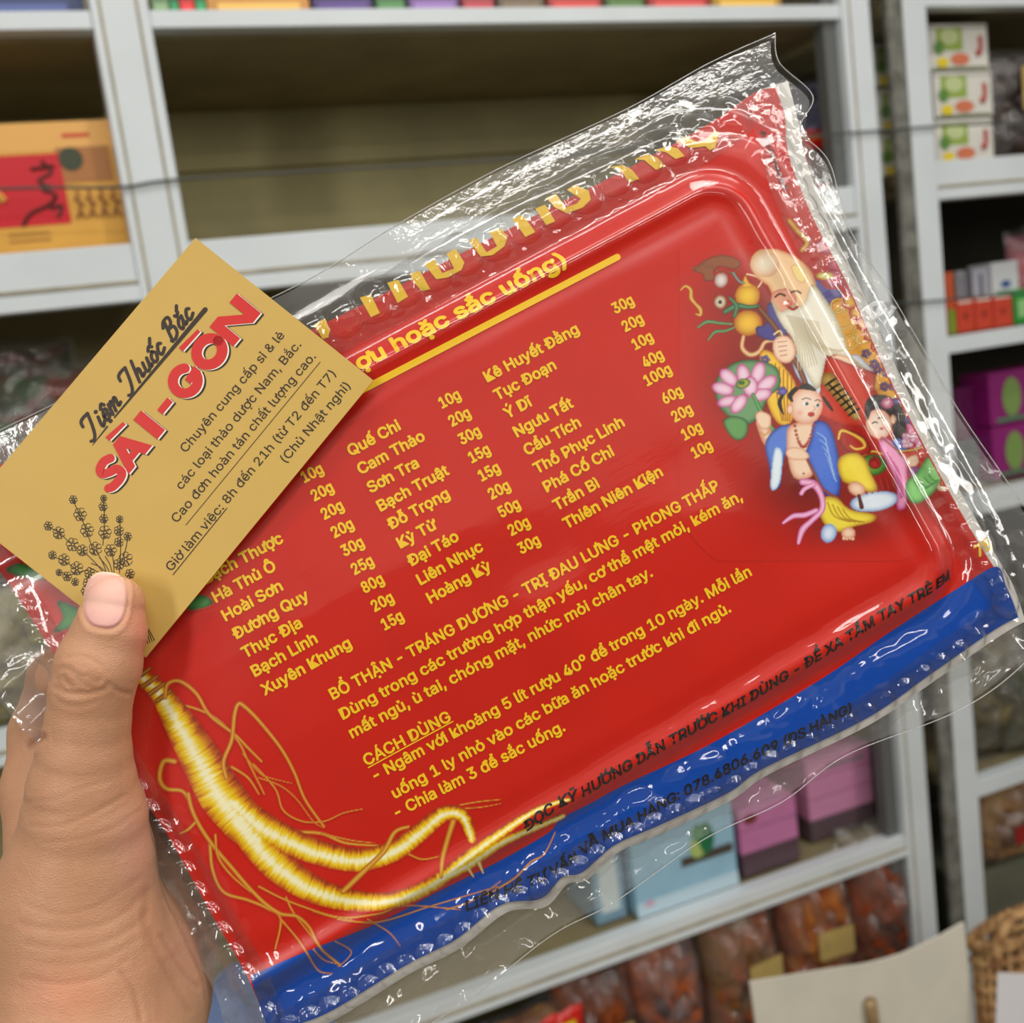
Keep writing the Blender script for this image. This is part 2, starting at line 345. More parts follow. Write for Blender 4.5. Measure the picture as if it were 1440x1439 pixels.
b = MB(); b.box(1.215, 1.7, 1.30, 1.55, zr[4], zr[4]+.40); tag(b.build('storage_box', pmat('grey_green_carton', (104, 104, 88), .7, .2, noise=.2, nscale=10), None, .002), 'grey green storage box under the tan bag in the right cabinet', 'box')
# brown bags in the lowest compartment of the left cabinet
low = [(830, 1400, .12, .20, (148, 72, 29), (81, 40, 21)), (930, 1390, .12, .22, (170, 83, 35), (99, 81, 81)), (1035, 1370, .13, .22, (124, 89, 45), (151, 70, 27)), (1140, 1330, .13, .24, (140, 67, 29), (175, 108, 48)),
       (1228, 1330, .11, .26, (162, 75, 32), (89, 45, 27)), (735, 1430, .12, .17, (124, 67, 35), (175, 121, 54)), (1010, 1300, .18, .30, (148, 99, 45), (94, 48, 24)), (1120, 1270, .17, .33, (156, 81, 37), (105, 89, 54))]
lowlab = ['brown herb bag with pale label below the pack, left of centre', 'brown herb bag with grey folds below the light blue carton', 'olive brown herb bag left of the cardboard sheet',
          'rust brown herb bag just above the cardboard sheet', 'rust brown herb bag against the cabinet corner post', 'dark brown herb bag under the shelf at the bottom frame edge', 'tall mixed brown herb bag behind the front row', 'tallest rust herb bag behind the cardboard sheet']
for i, (px, py, w, h, a, c) in enumerate(low):
    Y = 1.30 if i < 6 else 1.42
    herb_bag(px, py, w, h, .10, Y, zb_+.30, a, c, lowlab[i], G, 30+i, (.06, .045, .01, h*.45, (186, 160, 96)) if i in (0, 2, 3) else None, ns=24, rz=.1*(i % 3-1))
b = MB(); b.box(.15, 1.03, 1.29, 1.55, zb_, zb_+.30); tag(b.build('storage_box', pmat('dark_carton', (52, 44, 36), .7, .2), None, .002), 'dark storage box carrying the brown herb bags in the lowest compartment', 'box')
# red and yellow packet at the very bottom
o = tag(empty('candy_packet', tuple(atY(790, 1432, 1.22)-np.array([0, 0, .06]))), 'small red and yellow packet at the bottom frame edge below the pack', 'packet')
pillow('wrapper', .06, .065, .02, 5, flat((206, 34, 22), .3), o); b = MB(); b.box(-.014, .014, -.013, -.0125, .02, .06); b.build('yellow_print', flat((232, 214, 40)), o)

# small light bag and red drum in the middle compartment by the right post
o = tag(empty('paper_bag', tuple(atY(1145, 200, 1.40)*[1, 1, 0]+[0, 0, Z(.163)+.001])), 'crumpled blue grey bag behind the pack tip, left of the right post', 'bag')
pillow('wrapper', .17, .17, .08, 9, pmat('greyblue_film', (104, 104, 128), .4, .5, rgb2=(40, 44, 60), nscale=20, bump=.6, bscale=40), o, .2)
xr = atY(1190, 200, 1.33)[0]
c = carton('red_carton', xr-.10, xr, Z(.163)+.001, Z(.163)+.085, 1.30, .07, (176, 20, 14), 'bright red carton standing against the right post of the left cabinet')
face(c, 'gold_line', (190, 120, 50), .0, 1, .86, .92, .10, .084)
face(c, 'dark_panel', (70, 24, 16), .05, .5, .1, .7, .10, .084)

# white chilli boxes: two columns of three
bw = .115; bh = .066
xc = atY(1397, 200, 1.305)[0]
names = ['topmost', 'middle', 'lowest']
for col in range(2):
    for r in range(3):
        x1 = (xc if col == 0 else 1.236+bw)+(.003 if r == 1 else 0); z0 = zr[0]+(2-r)*(bh+.003)
        c = carton('chilli_box', x1-bw, x1, z0, z0+bh, (1.305, 1.40)[col], .085, (226, 224, 214), '%s white box with green print and red chilli in the %s stack' % (names[r], 'front' if col == 0 else 'hidden rear'), 'box', 'white chilli boxes')
        face(c, 'green_print', (150, 176, 72), .12, .56, .42, .9, bw, bh)
        blob(c, 'leaf_print', (196, 208, 150), .34, .72, .018, .012, bw, bh, .0012)
        blob(c, 'dark_leaf_print', (96, 140, 60), .15, .48, .010, .010, bw, bh, .0014)
        blob(c, 'yellow_print', (232, 206, 20), .2, .16, .0115, .0075, bw, bh, .0014)
        blob(c, 'orange_print', (214, 120, 84), .5, .22, .019, .009, bw, bh, .0012)
        b = MB(); b.tube([(-bw/2+u*bw, -.001, v*bh) for u, v in catmull(((.86, .72), (.865, .5), (.84, .36), (.78, .32)), 4)], [.0035]*8+[.0045]*4+[.002], 6); b.build('chilli_print', flat((176, 46, 40)), c)
        face(c, 'base_line', (120, 128, 84), .05, .95, .0, .05, bw, bh)
# second shelf: spines, white packets, three orange cartons
def rc(x0, x1, y0, Yf, h, rgb, name, label, group=None, zb=None, dep=.06):
    a = atY(x0, y0, Yf)[0]; c_ = atY(x1, y0, Yf)[0]; z = zr[1] if zb is None else zb
    return carton(name, a, c_, z, z+h, Yf, dep, rgb, label, 'box', group, lid=False), c_-a
g2 = 'small cartons on the second right shelf'
for k, (x0, x1) in enumerate(((1346, 1370), (1372, 1396), (1398, 1424))):
    c, w_ = rc(x0, x1, 440, 1.295, .050, (206, 68, 44), 'orange_carton', ['left', 'middle', 'right'][k]+' one of three small orange red cartons in front', g2, dep=.03)
    face(c, 'white_line', (230, 214, 200), .1, .9, .9, .97, w_, .05); blob(c, 'emblem', (150, 44, 30), .5, .5, .004, .006, w_, .05)
c, w_ = rc(1332, 1344, 440, 1.295, .095, (196, 84, 40), 'orange_packet', 'narrow orange and green packet standing beside the right cabinet post', g2, dep=.03)
face(c, 'green_foot', (120, 150, 40), .1, .9, .0, .4, w_, .095)
for k, (x0, x1, rgb) in enumerate(((1345, 1358, (150, 150, 156)), (1360, 1366, (96, 98, 104)), (1368, 1390, (176, 178, 190)))):
    c, w_ = rc(x0, x1, 390, 1.335, .096, rgb, 'grey_packet', ['left pale grey', 'thin dark grey', 'wide lilac grey'][k]+' packet behind the orange cartons', g2, dep=.05)
    face(c, 'stripe', (90, 96, 110), .4, .6, .1, .9, w_, .096)
c, w_ = rc(1395, 1432, 390, 1.335, .102, (214, 216, 220), 'white_packet', 'white packet with blue mark behind the right orange carton', g2, dep=.05)
blob(c, 'blue_mark', (60, 84, 150), .5, .66, .011, .006, w_, .1); b = MB(); b.tube([(0, -.001, .03), (.004, -.001, .055)], .003, 5); b.build('blue_figure', flat((90, 120, 180)), c)
c, w_ = rc(1427, 1475, 440, 1.30, .055, (40, 150, 60), 'green_carton', 'bright green carton at the right frame edge', g2)
face(c, 'pale_print', (150, 200, 130), .1, .5, .2, .7, w_, .055)
herb_bag(1446, 350, .10, .15, .05, 1.37, zr[1], (200, 110, 120), (120, 60, 76), 'pink packet at the right frame edge above the green carton', G, 50, ns=20)
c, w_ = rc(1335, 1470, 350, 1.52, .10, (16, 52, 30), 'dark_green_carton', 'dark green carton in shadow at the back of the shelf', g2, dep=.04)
# third shelf: magenta boxes with green print
g3 = 'magenta tea boxes on the third right shelf'
c, w_ = rc(1345, 1392, 600, 1.34, .155, (96, 20, 76), 'tea_box', 'darker magenta box left of the green printed ones', g3, zr[2])
face(c, 'grey_foot', (84, 96, 96), 0, 1, 0, .45, w_, .155)
for k in range(2):
    c, w_ = rc(1394, 1480, 600, 1.31, .085, (140, 24, 110), 'tea_box', ['lower', 'upper'][k]+' magenta box with green leaf print at the right frame edge', g3, zr[2]+k*.088)
    blob(c, 'green_print', (120, 150, 76), .35, .5, .02, .032, w_, .085, .001); face(c, 'green_line', (50, 130, 80), .1, .9, .05, .12, w_, .085)
# lower middle shelf of the left cabinet: light blue carton, pink boxes, green packet
zq = zm
def lc(x0, x1, y0, Yf, h, rgb, name, label, group=None, dz=0, dep=.1, rz=0):
    a = atY(x0, y0, Yf)[0]; c_ = atY(x1, y0, Yf)[0]
    o = carton(name, a, c_, zq+dz, zq+dz+h, Yf, dep, rgb, label, 'box', group, lid=False); o.rotation_euler[2] = rz; return o, c_-a
c, w_ = lc(893, 1040, 1250, 1.283, .175, (150, 192, 214), 'blue_carton', 'light blue carton with plant picture on the lower shelf', dep=.12)
H_ = .175
face(c, 'shelf_picture', (74, 66, 58), .46, .97, .31, .385, w_, H_, .001)
for k, (u, v, ru, rv, col) in enumerate(((.66, .47, .016, .022, (90, 140, 60)), (.62, .44, .012, .016, (170, 190, 110)), (.72, .5, .013, .024, (30, 110, 70)), (.64, .56, .009, .014, (60, 130, 70)))):
    blob(c, 'plant_print', col, u, v, ru, rv, w_, H_, .0012+.0002*k)
face(c, 'pale_foot', (190, 214, 226), 0, 1, 0, .12, w_, H_); blob(c, 'pink_mark', (206, 170, 190), .12, .1, .008, .005, w_, H_, .001)
c, w_ = lc(840, 884, 1300, 1.30, .15, (126, 160, 180), 'blue_carton', 'narrow dusty blue carton left of the plant picture carton', dep=.1)
face(c, 'white_panel', (200, 214, 214), .2, .8, .1, .9, w_, .15)
gp = 'pink boxes on the lower shelf'
for k in range(3):
    c, w_ = lc(1046, 1128, 1230, 1.29, .034, (196, 120, 166) if k else (88, 66, 74), 'pink_box', ['dark based lowest', 'pink middle', 'pink topmost'][k]+' box in the stack right of the blue carton', gp, .036*k, .13)
    if k == 2: blob(c, 'brown_picture', (120, 50, 50), .2, .5, .012, .008, w_, .034)
for k in range(4):
    c, w_ = lc(1140, 1232, 1160, 1.32, .032, (204, 136, 172) if k else (92, 74, 80), 'pink_box', ['dark based lowest', 'second', 'third', 'topmost'][k]+' pink box in the stack beside the corner post', gp, .034*k, .12)
    if k == 3: face(c, 'grey_band', (130, 120, 128), .3, .9, .3, .5, w_, .032)
herb_bag(1180, 1080, .09, .08, .05, 1.37, zq+.14, (30, 110, 36), (16, 70, 26), 'bright green packet lying on the pink boxes', G, 60, ns=20)

# ------------------------------------------------------------------ counter in front of the cabinets, cardboard, basket, paper
YC = .86
zc = atY(1400, 1570, 1.0)[2]
b = MB(); b.box(.2, 1.5, YC-.22, YC+.22, zc-.03, zc); b.box(.22, .26, YC-.2, YC+.2, 0, zc-.03); b.box(1.44, 1.48, YC-.2, YC+.2, 0, zc-.03)
tag(b.build('counter', pmat('pale_laminate', (170, 160, 140), .5), None, .002), 'pale low counter in front of the cabinets, just under the frame', 'table')
out = [(1055, 1382), (1110, 1373), (1171, 1363), (1215, 1357), (1244, 1350), (1270, 1342), (1290, 1333), (1325, 1316), (1356, 1298), (1362, 1360), (1368, 1439), (1379, 1640), (1080, 1640), (1063, 1439)]
pf = [atY(x, y, YC-.03) for x, y in out]; pb = [q_+[0, .003, 0] for q_ in pf]
b = MB(); n = len(pf)
b.poly(pf); b.poly(pb)
b.add(pf+pb, [(i, (i+1) % n, n+(i+1) % n, n+i) for i in range(n)])
cb = empty('cardboard_sheet', (0, 0, 0)); tag(cb, 'grey beige cardboard sheet with curved top edge at the lower right', 'cardboard')
b.build('board', pmat('grey_board', (212, 206, 190), .7, .2, noise=.06, nscale=20), cb)
b = MB(); P0 = atY(1224, 1407, YC-.036); P1 = atY(1232, 1470, YC-.036); b.tube([P0, P0*.7+P1*.3, P1], [.0055, .006, .006], 10)
b.build('wooden_peg', pmat('pale_wood', (176, 152, 112), .6, .3, rgb2=(140, 112, 76), nscale=60), cb, smooth=True)
# basket
M_wick = pmat('wicker', (196, 156, 104), .55, .4, rgb2=(140, 96, 56), nscale=60)
BX = atY(1450, 1400, 1.0); bk = tag(empty('wicker_basket', (BX[0]+.005, 1.0, 0)), 'woven tan wicker basket with braided handle behind the cardboard sheet', 'basket')
zt_ = atY(1400, 1338, .975)[2]; zbk = zc
rad = .095
for k in range(13):
    z = zt_-.006-k*(zt_-zbk)/13.2; r = rad*(1-.012*k)
    pts = [((r+.003*math.cos(14*a+math.pi*k))*math.cos(a), (r+.003*math.cos(14*a+math.pi*k))*math.sin(a)*.28, z) for a in np.linspace(0, 2*math.pi, 113)]
    b = MB(); b.tube(pts, .0048, 6, caps=False); b.build('woven_strand', M_wick, bk, smooth=True)
for k in range(28):
    a = 2*math.pi*k/28; b = MB(); b.tube([(rad*math.cos(a), rad*.28*math.sin(a), zbk), (rad*math.cos(a), rad*.28*math.sin(a), zt_)], .003, 6); b.build('stake', M_wick, bk, smooth=True)
for ph in range(2):
    pts = [((rad+.002+.004*math.cos(20*a+math.pi*ph))*math.cos(a), (rad+.002+.004*math.cos(20*a+math.pi*ph))*math.sin(a)*.28, zt_+.004*math.sin(20*a+math.pi*ph)) for a in np.linspace(0, 2*math.pi, 240)]
    b = MB(); b.tube(pts, .0045, 6, caps=False); b.build('rim_braid', M_wick, bk, smooth=True)
for ph in range(3):
    pts = []
    for t in np.linspace(0, math.pi, 90):
        cx_, cz_ = -.047-.043*math.cos(t), .046*math.sin(t)
        a = 22*t+ph*2*math.pi/3
        pts.append((cx_+.0035*math.cos(a)*-math.cos(t), -.031+.0035*math.sin(a), zt_-.004+cz_*1.0+.0035*math.cos(a)*math.sin(t)))
    b = MB(); b.tube(pts, .0038, 6); b.build('handle_strand', M_wick, bk, smooth=True)
# white paper at the right bottom corner
A = atY(1404, 1369, YC-.06); Bp = atY(1470, 1371, YC-.06); Cp = atY(1470, 1600, YC-.06); Dp = atY(1396, 1600, YC-.06)
b = MB(); q4 = [A, Bp, Cp, Dp]; b.add(q4+[v+[0, .0015, 0] for v in q4], [(0, 1, 2, 3), (7, 6, 5, 4), (0, 4, 5, 1), (1, 5, 6, 2), (2, 6, 7, 3), (3, 7, 4, 0)])
tag(b.build('paper_card', flat((224, 222, 226), .6)), 'plain white paper card at the bottom right corner in front of the basket', 'paper')
# blue grey cloth beyond the hand
cl = atY(300, 1500, .42)
u, v = np.meshgrid(np.linspace(-1, 1, 40), np.linspace(-1, 1, 40), indexing='ij')
z_ = .045*np.sqrt(np.clip(1-u*u*.9-v*v*.9, 0, 1))*(1+.5*(vnoise(u*3, v*3, 4)-.5))
Vc = np.stack([cl[0]+u*.05, cl[1]+v*.05, cl[2]-.015+z_], -1).reshape(-1, 3)
tag(mesh_np('folded_cloth', Vc, grid_faces(40, 40), pmat('blue_grey_fabric', (112, 130, 166), .85, .2, rgb2=(84, 100, 136), nscale=30, bump=.5, bscale=500), None, True), 'blue grey fabric glimpsed between the palm and the pack', 'cloth')
# ------------------------------------------------------------------ the held pack: local frame (x along its text, y up the rows, z to the viewer)
def frame_from(px, py, depth, ang, tilt, tiltv=0.0):
    a = math.radians(ang); t = math.radians(tilt); tv = math.radians(tiltv)
    es = np.array([math.cos(a)*math.cos(t), -math.sin(a)*math.cos(t), math.sin(t)])
    up = np.array([-math.sin(a), -math.cos(a), 0.0]); up = up-up.dot(es)*es; up /= np.linalg.norm(up)
    n = np.cross(es, up); n /= np.linalg.norm(n)
    if n[2] > 0: n = -n
    # tilt about es
    up2 = up*math.cos(tv)+n*math.sin(tv); n2 = n*math.cos(tv)-up*math.sin(tv)
    O = np.array([(px-CX)/FPX, (py-CY)/FPX, 1.0])*depth
    return O, es, up2, n2
def frame_matrix(fr):
    O, e, u, n = fr; o, e, u, n = c2w(O), c2w_dir(e), c2w_dir(u), c2w_dir(n)
    return Matrix(((e[0], u[0], n[0], o[0]), (e[1], u[1], n[1], o[1]), (e[2], u[2], n[2], o[2]), (0, 0, 0, 1)))
def hit(fr, px, py, h=0.0):
    """pixel -> local x, y on the plane z = h of that frame"""
    O, e, u, n = fr
    px = np.asarray(px, float); py = np.asarray(py, float); h = np.asarray(h, float)
    d = np.stack([(px-CX)/FPX, (py-CY)/FPX, np.ones_like(px)], -1)
    t = (O@n+h)/(d@n)
    p = d*t[..., None]-O
    return p@e, p@u
FR = frame_from(740, 790, .285, 29.0, 5.0)
PM = frame_matrix(FR)
def P(px, py, h=0.0): return hit(FR, px, py, h)
def P1(p, h=0.0): x, y = hit(FR, p[0], p[1], h); return float(x), float(y)
PX = .285/FPX                                            # one photograph pixel on the pack, in metres
xr_ = P1((1178, 528))[0]; yt_ = P1((900, 312))[1]; yb_ = P1((1068, 968))[1]; xl_ = P1((60, 1010))[0]-.02
def pad_d(x, y):
    """signed distance inside the raised pad (rounded rectangle)"""
    cx_, cy_ = (xl_+xr_)/2, (yt_+yb_)/2; hx, hy = (xr_-xl_)/2, (yt_-yb_)/2; r = .011
    qx = np.abs(x-cx_)-(hx-r); qy = np.abs(y-cy_)-(hy-r)
    return -(np.hypot(np.maximum(qx, 0), np.maximum(qy, 0))+np.minimum(np.maximum(qx, qy), 0)-r)
def H(x, y):
    x = np.asarray(x, float); y = np.asarray(y, float); d = pad_d(x, y)
    h = .0038*sstep(-.0060, .0010, d)
    h = h+.0007*np.exp(-((d-.0012)/.0022)**2)-.0004*np.exp(-((d-.0062)/.003)**2)
    h = h-.10*np.maximum(0, -d-.010)-.002*sstep(-.016, -.024, d)
    h = h+.0016*np.clip(1-((x-(xl_+xr_)/2)/.12)**2, 0, 1)*np.clip(d/.05, 0, 1)
    h = h+.0006*(vnoise(x*60, y*60, 3)-.5)*sstep(.004, .02, d)
    return h
# bubbles of the blister rim: centre px, radius px
bub = []
def bubs(pts, step, r, jit=0):
    c = catmull(pts, 30); L_ = np.r_[0, np.cumsum(np.hypot(*np.diff(c, axis=0).T))]
    for s_ in np.arange(step/2, L_[-1], step):
        bub.append((np.interp(s_, L_, c[:, 0]), np.interp(s_, L_, c[:, 1]), r*(1+.18*(random.random()-.5)*(1 if jit else .3))))
bubs([(-60, 690), (120, 604), (300, 522), (465, 447), (700, 326), (900, 222), (1010, 168), (1050, 150)], 47.5, 27)
bubs([(1100, 190), (1118, 250), (1150, 320), (1195, 410), (1250, 530), (1320, 655), (1390, 780), (1425, 850)], 30, 16, 1)
bubs([(30, 845), (100, 960), (182, 1085), (240, 1180), (300, 1285), (352, 1375), (378, 1440)], 33, 15, 1)
bubs([(395, 1450), (456, 1425), (570, 1360), (640, 1324), (704, 1276), (790, 1238), (864, 1190), (927, 1160), (1023, 1116), (1074, 1081), (1218, 1011), (1308, 949), (1397, 887)], 31, 13, 1)
BUB = np.array([(*P1((a, c)), r*PX) for a, c, r in bub])
def BH(x, y):
    h = np.zeros_like(x)
    for bx, by, r in BUB:
        q = ((x-bx)**2+((y-by)*.85)**2)/r**2
        k = q < 1
        if k.any(): h[k] = np.maximum(h[k], r*.7*np.sqrt(1-q[k]))
        h += .0008*np.exp(-((np.sqrt(q)-1.05)/.07)**2)*(q < 1.6)
    return h
def coons(top, right, bottom, left, n, m, fr=None):
    """grid of photograph pixels inside four boundary curves; u along top, v down"""
    def rs(pts, k):
        c = catmull(pts, 20); L_ = np.r_[0, np.cumsum(np.hypot(*np.diff(c, axis=0).T))]; s_ = np.linspace(0, L_[-1], k)
        return np.stack([np.interp(s_, L_, c[:, 0]), np.interp(s_, L_, c[:, 1])], -1)
    T, B_, Lf, Rt = rs(top, n), rs(bottom, n), rs(left, m), rs(right, m)
    u = np.linspace(0, 1, n)[:, None, None]; v = np.linspace(0, 1, m)[None, :, None]
    return (1-v)*T[:, None]+v*B_[:, None]+(1-u)*Lf[None]+u*Rt[None]-((1-u)*(1-v)*T[0]+u*(1-v)*T[-1]+(1-u)*v*B_[0]+u*v*B_[-1])
top = [(-78, 690), (120, 600), (300, 525), (470, 448), (700, 330), (900, 228), (1000, 172), (1062, 130), (1090, 124)]
right = [(1090, 124), (1103, 160), (1110, 220), (1145, 310), (1192, 400), (1245, 520), (1312, 650), (1380, 770), (1414, 822), (1432, 868)]
bottom = [(378, 1450), (456, 1427), (570, 1358), (640, 1322), (704, 1273), (761, 1264), (790, 1234), (819, 1227), (864, 1189), (927, 1161), (1023, 1116), (1074, 1081), (1218, 1011), (1308, 949), (1397, 887), (1432, 868)]
left = [(-78, 690), (28, 845), (100, 960), (182, 1092), (240, 1182), (300, 1290), (350, 1378), (378, 1450)]
G_ = coons(top, right, bottom, left, 340, 230)
def surf(Gp, off=0.0, extra=None):
    x, y = P(Gp[..., 0], Gp[..., 1], 0.0)
    for _ in range(2):
        h = H(x, y)+off; x, y = P(Gp[..., 0], Gp[..., 1], h)
    return x, y, H(x, y)+off
def gridobj(name, x, y, z, mat, par, smooth=True, mask=None, col=None):
    n, m = x.shape
    F = grid_faces(n, m, mask)[:, ::-1]
    V = np.stack([x, y, z], -1).reshape(-1, 3)
    if mask is not None:
        used = np.unique(F); re = -np.ones(len(V), int); re[used] = np.arange(len(used)); F = re[F]; V = V[used]
        if col is not None: col = col.reshape(-1, 3)[used]
    elif col is not None: col = col.reshape(-1, 3)
    return mesh_np(name, V, F, mat, par, smooth, col)

M_red = pmat('red_print', RED, .28, .5, noise=.05, nscale=40, coat=.25)
M_blue = pmat('blue_print', BLUE, .28, .5, noise=.05, nscale=40, coat=.25)
M_board = pmat('white_card_board', (226, 222, 216), .6, .3)
M_yel = pmat('yellow_ink', YEL, .35, .5, coat=.3)
M_blk = pmat('black_ink', (26, 16, 14), .35, .5, coat=.3)
M_print = attr_mat('picture_ink', .3, .4)
pack = tag(empty('medicine_pack', mat=PM), 'red and blue blister pack of medicinal herbs with yellow text, held in the hand', 'package')
x, y, z = surf(G_); gridobj('printed_sheet', x, y, z, M_red, pack)
# white board a little larger than the sheet
def outset(pts, d):
    c = np.asarray(pts, float); t = np.gradient(c, axis=0); t /= np.linalg.norm(t, axis=1)[:, None]; return [tuple(p) for p in c+np.stack([-t[:, 1], t[:, 0]], -1)*d]
bt = top[:-1]+[(1108, 114)]; br = [(1108, 114), (1120, 160), (1134, 225), (1166, 312), (1208, 400), (1262, 520), (1328, 650), (1392, 765), (1424, 822), (1442, 874)]
bb = [(382, 1462), (462, 1439), (576, 1370), (646, 1335), (712, 1284), (767, 1276), (798, 1244), (825, 1238), (870, 1199), (932, 1172), (1028, 1126), (1080, 1090), (1222, 1020), (1314, 958), (1404, 896), (1442, 874)]
x, y, z = surf(coons(bt, br, bb, left[:-1]+[(382, 1462)], 200, 130), -.0011)
gridobj('backing_board', x, y, z, M_board, pack)
# blue band
bluetop = [(352, 1373), (398, 1352), (444, 1333), (532, 1298), (620, 1252), (700, 1212), (770, 1172), (788, 1152), (830, 1130), (880, 1103), (1000, 1046), (1152, 957), (1250, 890), (1343, 830), (1400, 797), (1414, 822)]
gb_ = coons(bluetop, [(1414, 822), (1424, 845), (1432, 868)], bottom, [(352, 1373), (364, 1410), (378, 1450)], 340, 46)
x, y, z = surf(gb_, .00009); gridobj('blue_band', x, y, z, M_blue, pack)

SHEET = np.r_[catmull(top, 8), catmull(right, 8), catmull(bottom, 8)[::-1], catmull(left, 8)[::-1]]
ctr_ = np.array([700., 780.]); SHEET = SHEET+(ctr_-SHEET)/np.linalg.norm(ctr_-SHEET, axis=1)[:, None]*3
# ---- pictures painted as vertex colour on a fine grid (flat print)
def blur(a, s):
    n, m = a.shape; fx = np.fft.fftfreq(n)[:, None]; fy = np.fft.fftfreq(m)[None]
    return np.real(np.fft.ifft2(np.fft.fft2(a)*np.exp(-2*(math.pi*s)**2*(fx*fx+fy*fy))))
class Canvas:
    def __init__(s, x0, x1, y0, y1, step, tf=None):
        s.st = step; s.X, s.Y = np.meshgrid(np.arange(x0, x1, step), np.arange(y0, y1, step), indexing='ij')
        s.C = np.zeros(s.X.shape+(3,)); s.A = np.zeros(s.X.shape); s.tf = tf or (lambda p: np.asarray(p, float)); s.k = s.tf(np.array([[1., 0], [0, 0]])); s.k = abs(s.k[0, 0]-s.k[1, 0])
        s.C[:] = lin(RED)
    def blend(s, a, col):
        a = a[..., None]; s.C = s.C*(1-a)+col*a; s.A = np.maximum(s.A, a[..., 0])
    def inside(s, P_):
        X, Y = s.X, s.Y; ins = np.zeros(X.shape, bool); n = len(P_)
        for i in range(n):
            x1, y1 = P_[i]; x2, y2 = P_[(i+1) % n]
            if y1 == y2: continue
            c = ((y1 > Y) != (y2 > Y)) & (X < (x2-x1)*(Y-y1)/(y2-y1)+x1); ins ^= c
        return ins
    def shade(s, m, dark, light, soft=9, a=1.0):
        mf = m.astype(float); sm = blur(mf, .55); bl = blur(mf, soft*s.k/s.st)
        t = np.clip((bl-.45)/.5, 0, 1)[..., None]
        # airbrushed look of the print: lighter towards the middle of each shape
        s.blend(np.clip(sm, 0, 1)*a, lin(dark)*(1-t)+lin(light)*t)
    def poly(s, pts, dark, light=None, soft=9, curve=True, a=1.0):
        p = s.tf(pts); p = catmull(p, 5, True) if curve else p
        s.shade(s.inside(p), dark, light or dark, soft, a)
    def ell(s, cx, cy, rx, ry, dark, light=None, rot=0, soft=None, a=1.0):
        c, q = math.cos(rot), math.sin(rot); t = np.linspace(0, 2*math.pi, 26)[:-1]
        s.poly([(cx+rx*math.cos(k)*c-ry*math.sin(k)*q, cy+rx*math.cos(k)*q+ry*math.sin(k)*c) for k in t], dark, light, soft or min(rx, ry)*.45, False, a)
    def soft(s, cx, cy, rx, ry, rgb, a, rot=0):
        p = s.tf([(cx, cy)])[0]; dx = s.X-p[0]; dy = s.Y-p[1]; c, q = math.cos(rot), math.sin(rot)
        d = ((dx*c+dy*q)/(rx*s.k))**2+((-dx*q+dy*c)/(ry*s.k))**2
        s.blend(np.exp(-d*1.6)*a, lin(rgb))
    def stroke(s, pts, w, dark, light=None, prof=None, seed=0):
        p = catmull(s.tf(pts), 8); n = len(p)
        ww = np.interp(np.linspace(0, 1, n), np.linspace(0, 1, len(w)), w)*s.k/2 if isinstance(w, (list, tuple)) else np.full(n, w*s.k/2)
        seg = np.r_[0, np.cumsum(np.hypot(*np.diff(p, axis=0).T))]
        mw = ww.max()+2
        i0 = int(max(0, (p[:, 0].min()-mw-s.X[0, 0])//s.st)); i1 = int((p[:, 0].max()+mw-s.X[0, 0])//s.st+2)
        j0 = int(max(0, (p[:, 1].min()-mw-s.Y[0, 0])//s.st)); j1 = int((p[:, 1].max()+mw-s.Y[0, 0])//s.st+2)
        X = s.X[i0:i1, j0:j1]; Y = s.Y[i0:i1, j0:j1]
        if X.size == 0: return
        s.last = (slice(i0, i1), slice(j0, j1))
        best = np.full(X.shape, 1e9); V = np.zeros(X.shape); Uu = np.zeros(X.shape); Wd = np.ones(X.shape)
        for i in range(n-1):
            a, b_ = p[i], p[i+1]; d = b_-a; L2 = d@d
            if L2 < 1e-9: continue
            t = np.clip(((X-a[0])*d[0]+(Y-a[1])*d[1])/L2, 0, 1); ex = X-(a[0]+t*d[0]); ey = Y-(a[1]+t*d[1])
            r = ww[i]*(1-t)+ww[i+1]*t; q = np.hypot(ex, ey); k = q/np.maximum(r, .1) < best
            best = np.where(k, q/np.maximum(r, .1), best); sg = np.sign(ex*d[1]-ey*d[0])
            V = np.where(k, sg*q/np.maximum(r, .1), V); Uu = np.where(k, seg[i]+t*math.sqrt(L2), Uu); Wd = np.where(k, r, Wd)
        al = np.clip((1-best)*Wd/s.st/1.1+.5, 0, 1)
        if prof is not None: col = prof(V, Uu)
        else:
            t = np.clip(1-np.abs(V)*1.1, 0, 1)[..., None]; col = lin(dark)*(1-t)+lin(light or dark)*t
        a3 = al[..., None]; s.C[i0:i1, j0:j1] = s.C[i0:i1, j0:j1]*(1-a3)+col*a3; s.A[i0:i1, j0:j1] = np.maximum(s.A[i0:i1, j0:j1], al)
    def roots(s, strokes):
        A0 = np.full(s.X.shape, 9.); AL = np.zeros(s.X.shape)
        def keep(V, U_):
            nz = vnoise(U_*.9, V*2.0, 5)*.5+vnoise(U_*.35, V*1.3, 8)*.5
            keep.a = np.abs(V+.12)+(nz-.5)*.5; return np.zeros(V.shape+(3,))
        for pts, w in strokes:
            C0, A1 = s.C.copy(), s.A.copy(); s.A = np.zeros(s.X.shape); s.stroke(pts, w, None, prof=keep)
            m = s.A > 0; full = np.full(s.X.shape, 9.); sl = s.last; full[sl] = keep.a; A0 = np.where(m, np.minimum(A0, full), A0); AL = np.maximum(AL, s.A); s.C, s.A = C0, A1
        cs = [lin((150, 44, 16)), lin((196, 96, 14)), lin((228, 170, 8)), lin((244, 212, 30)), lin((252, 246, 200))]; xs = [1.08, .82, .60, .38, .08]
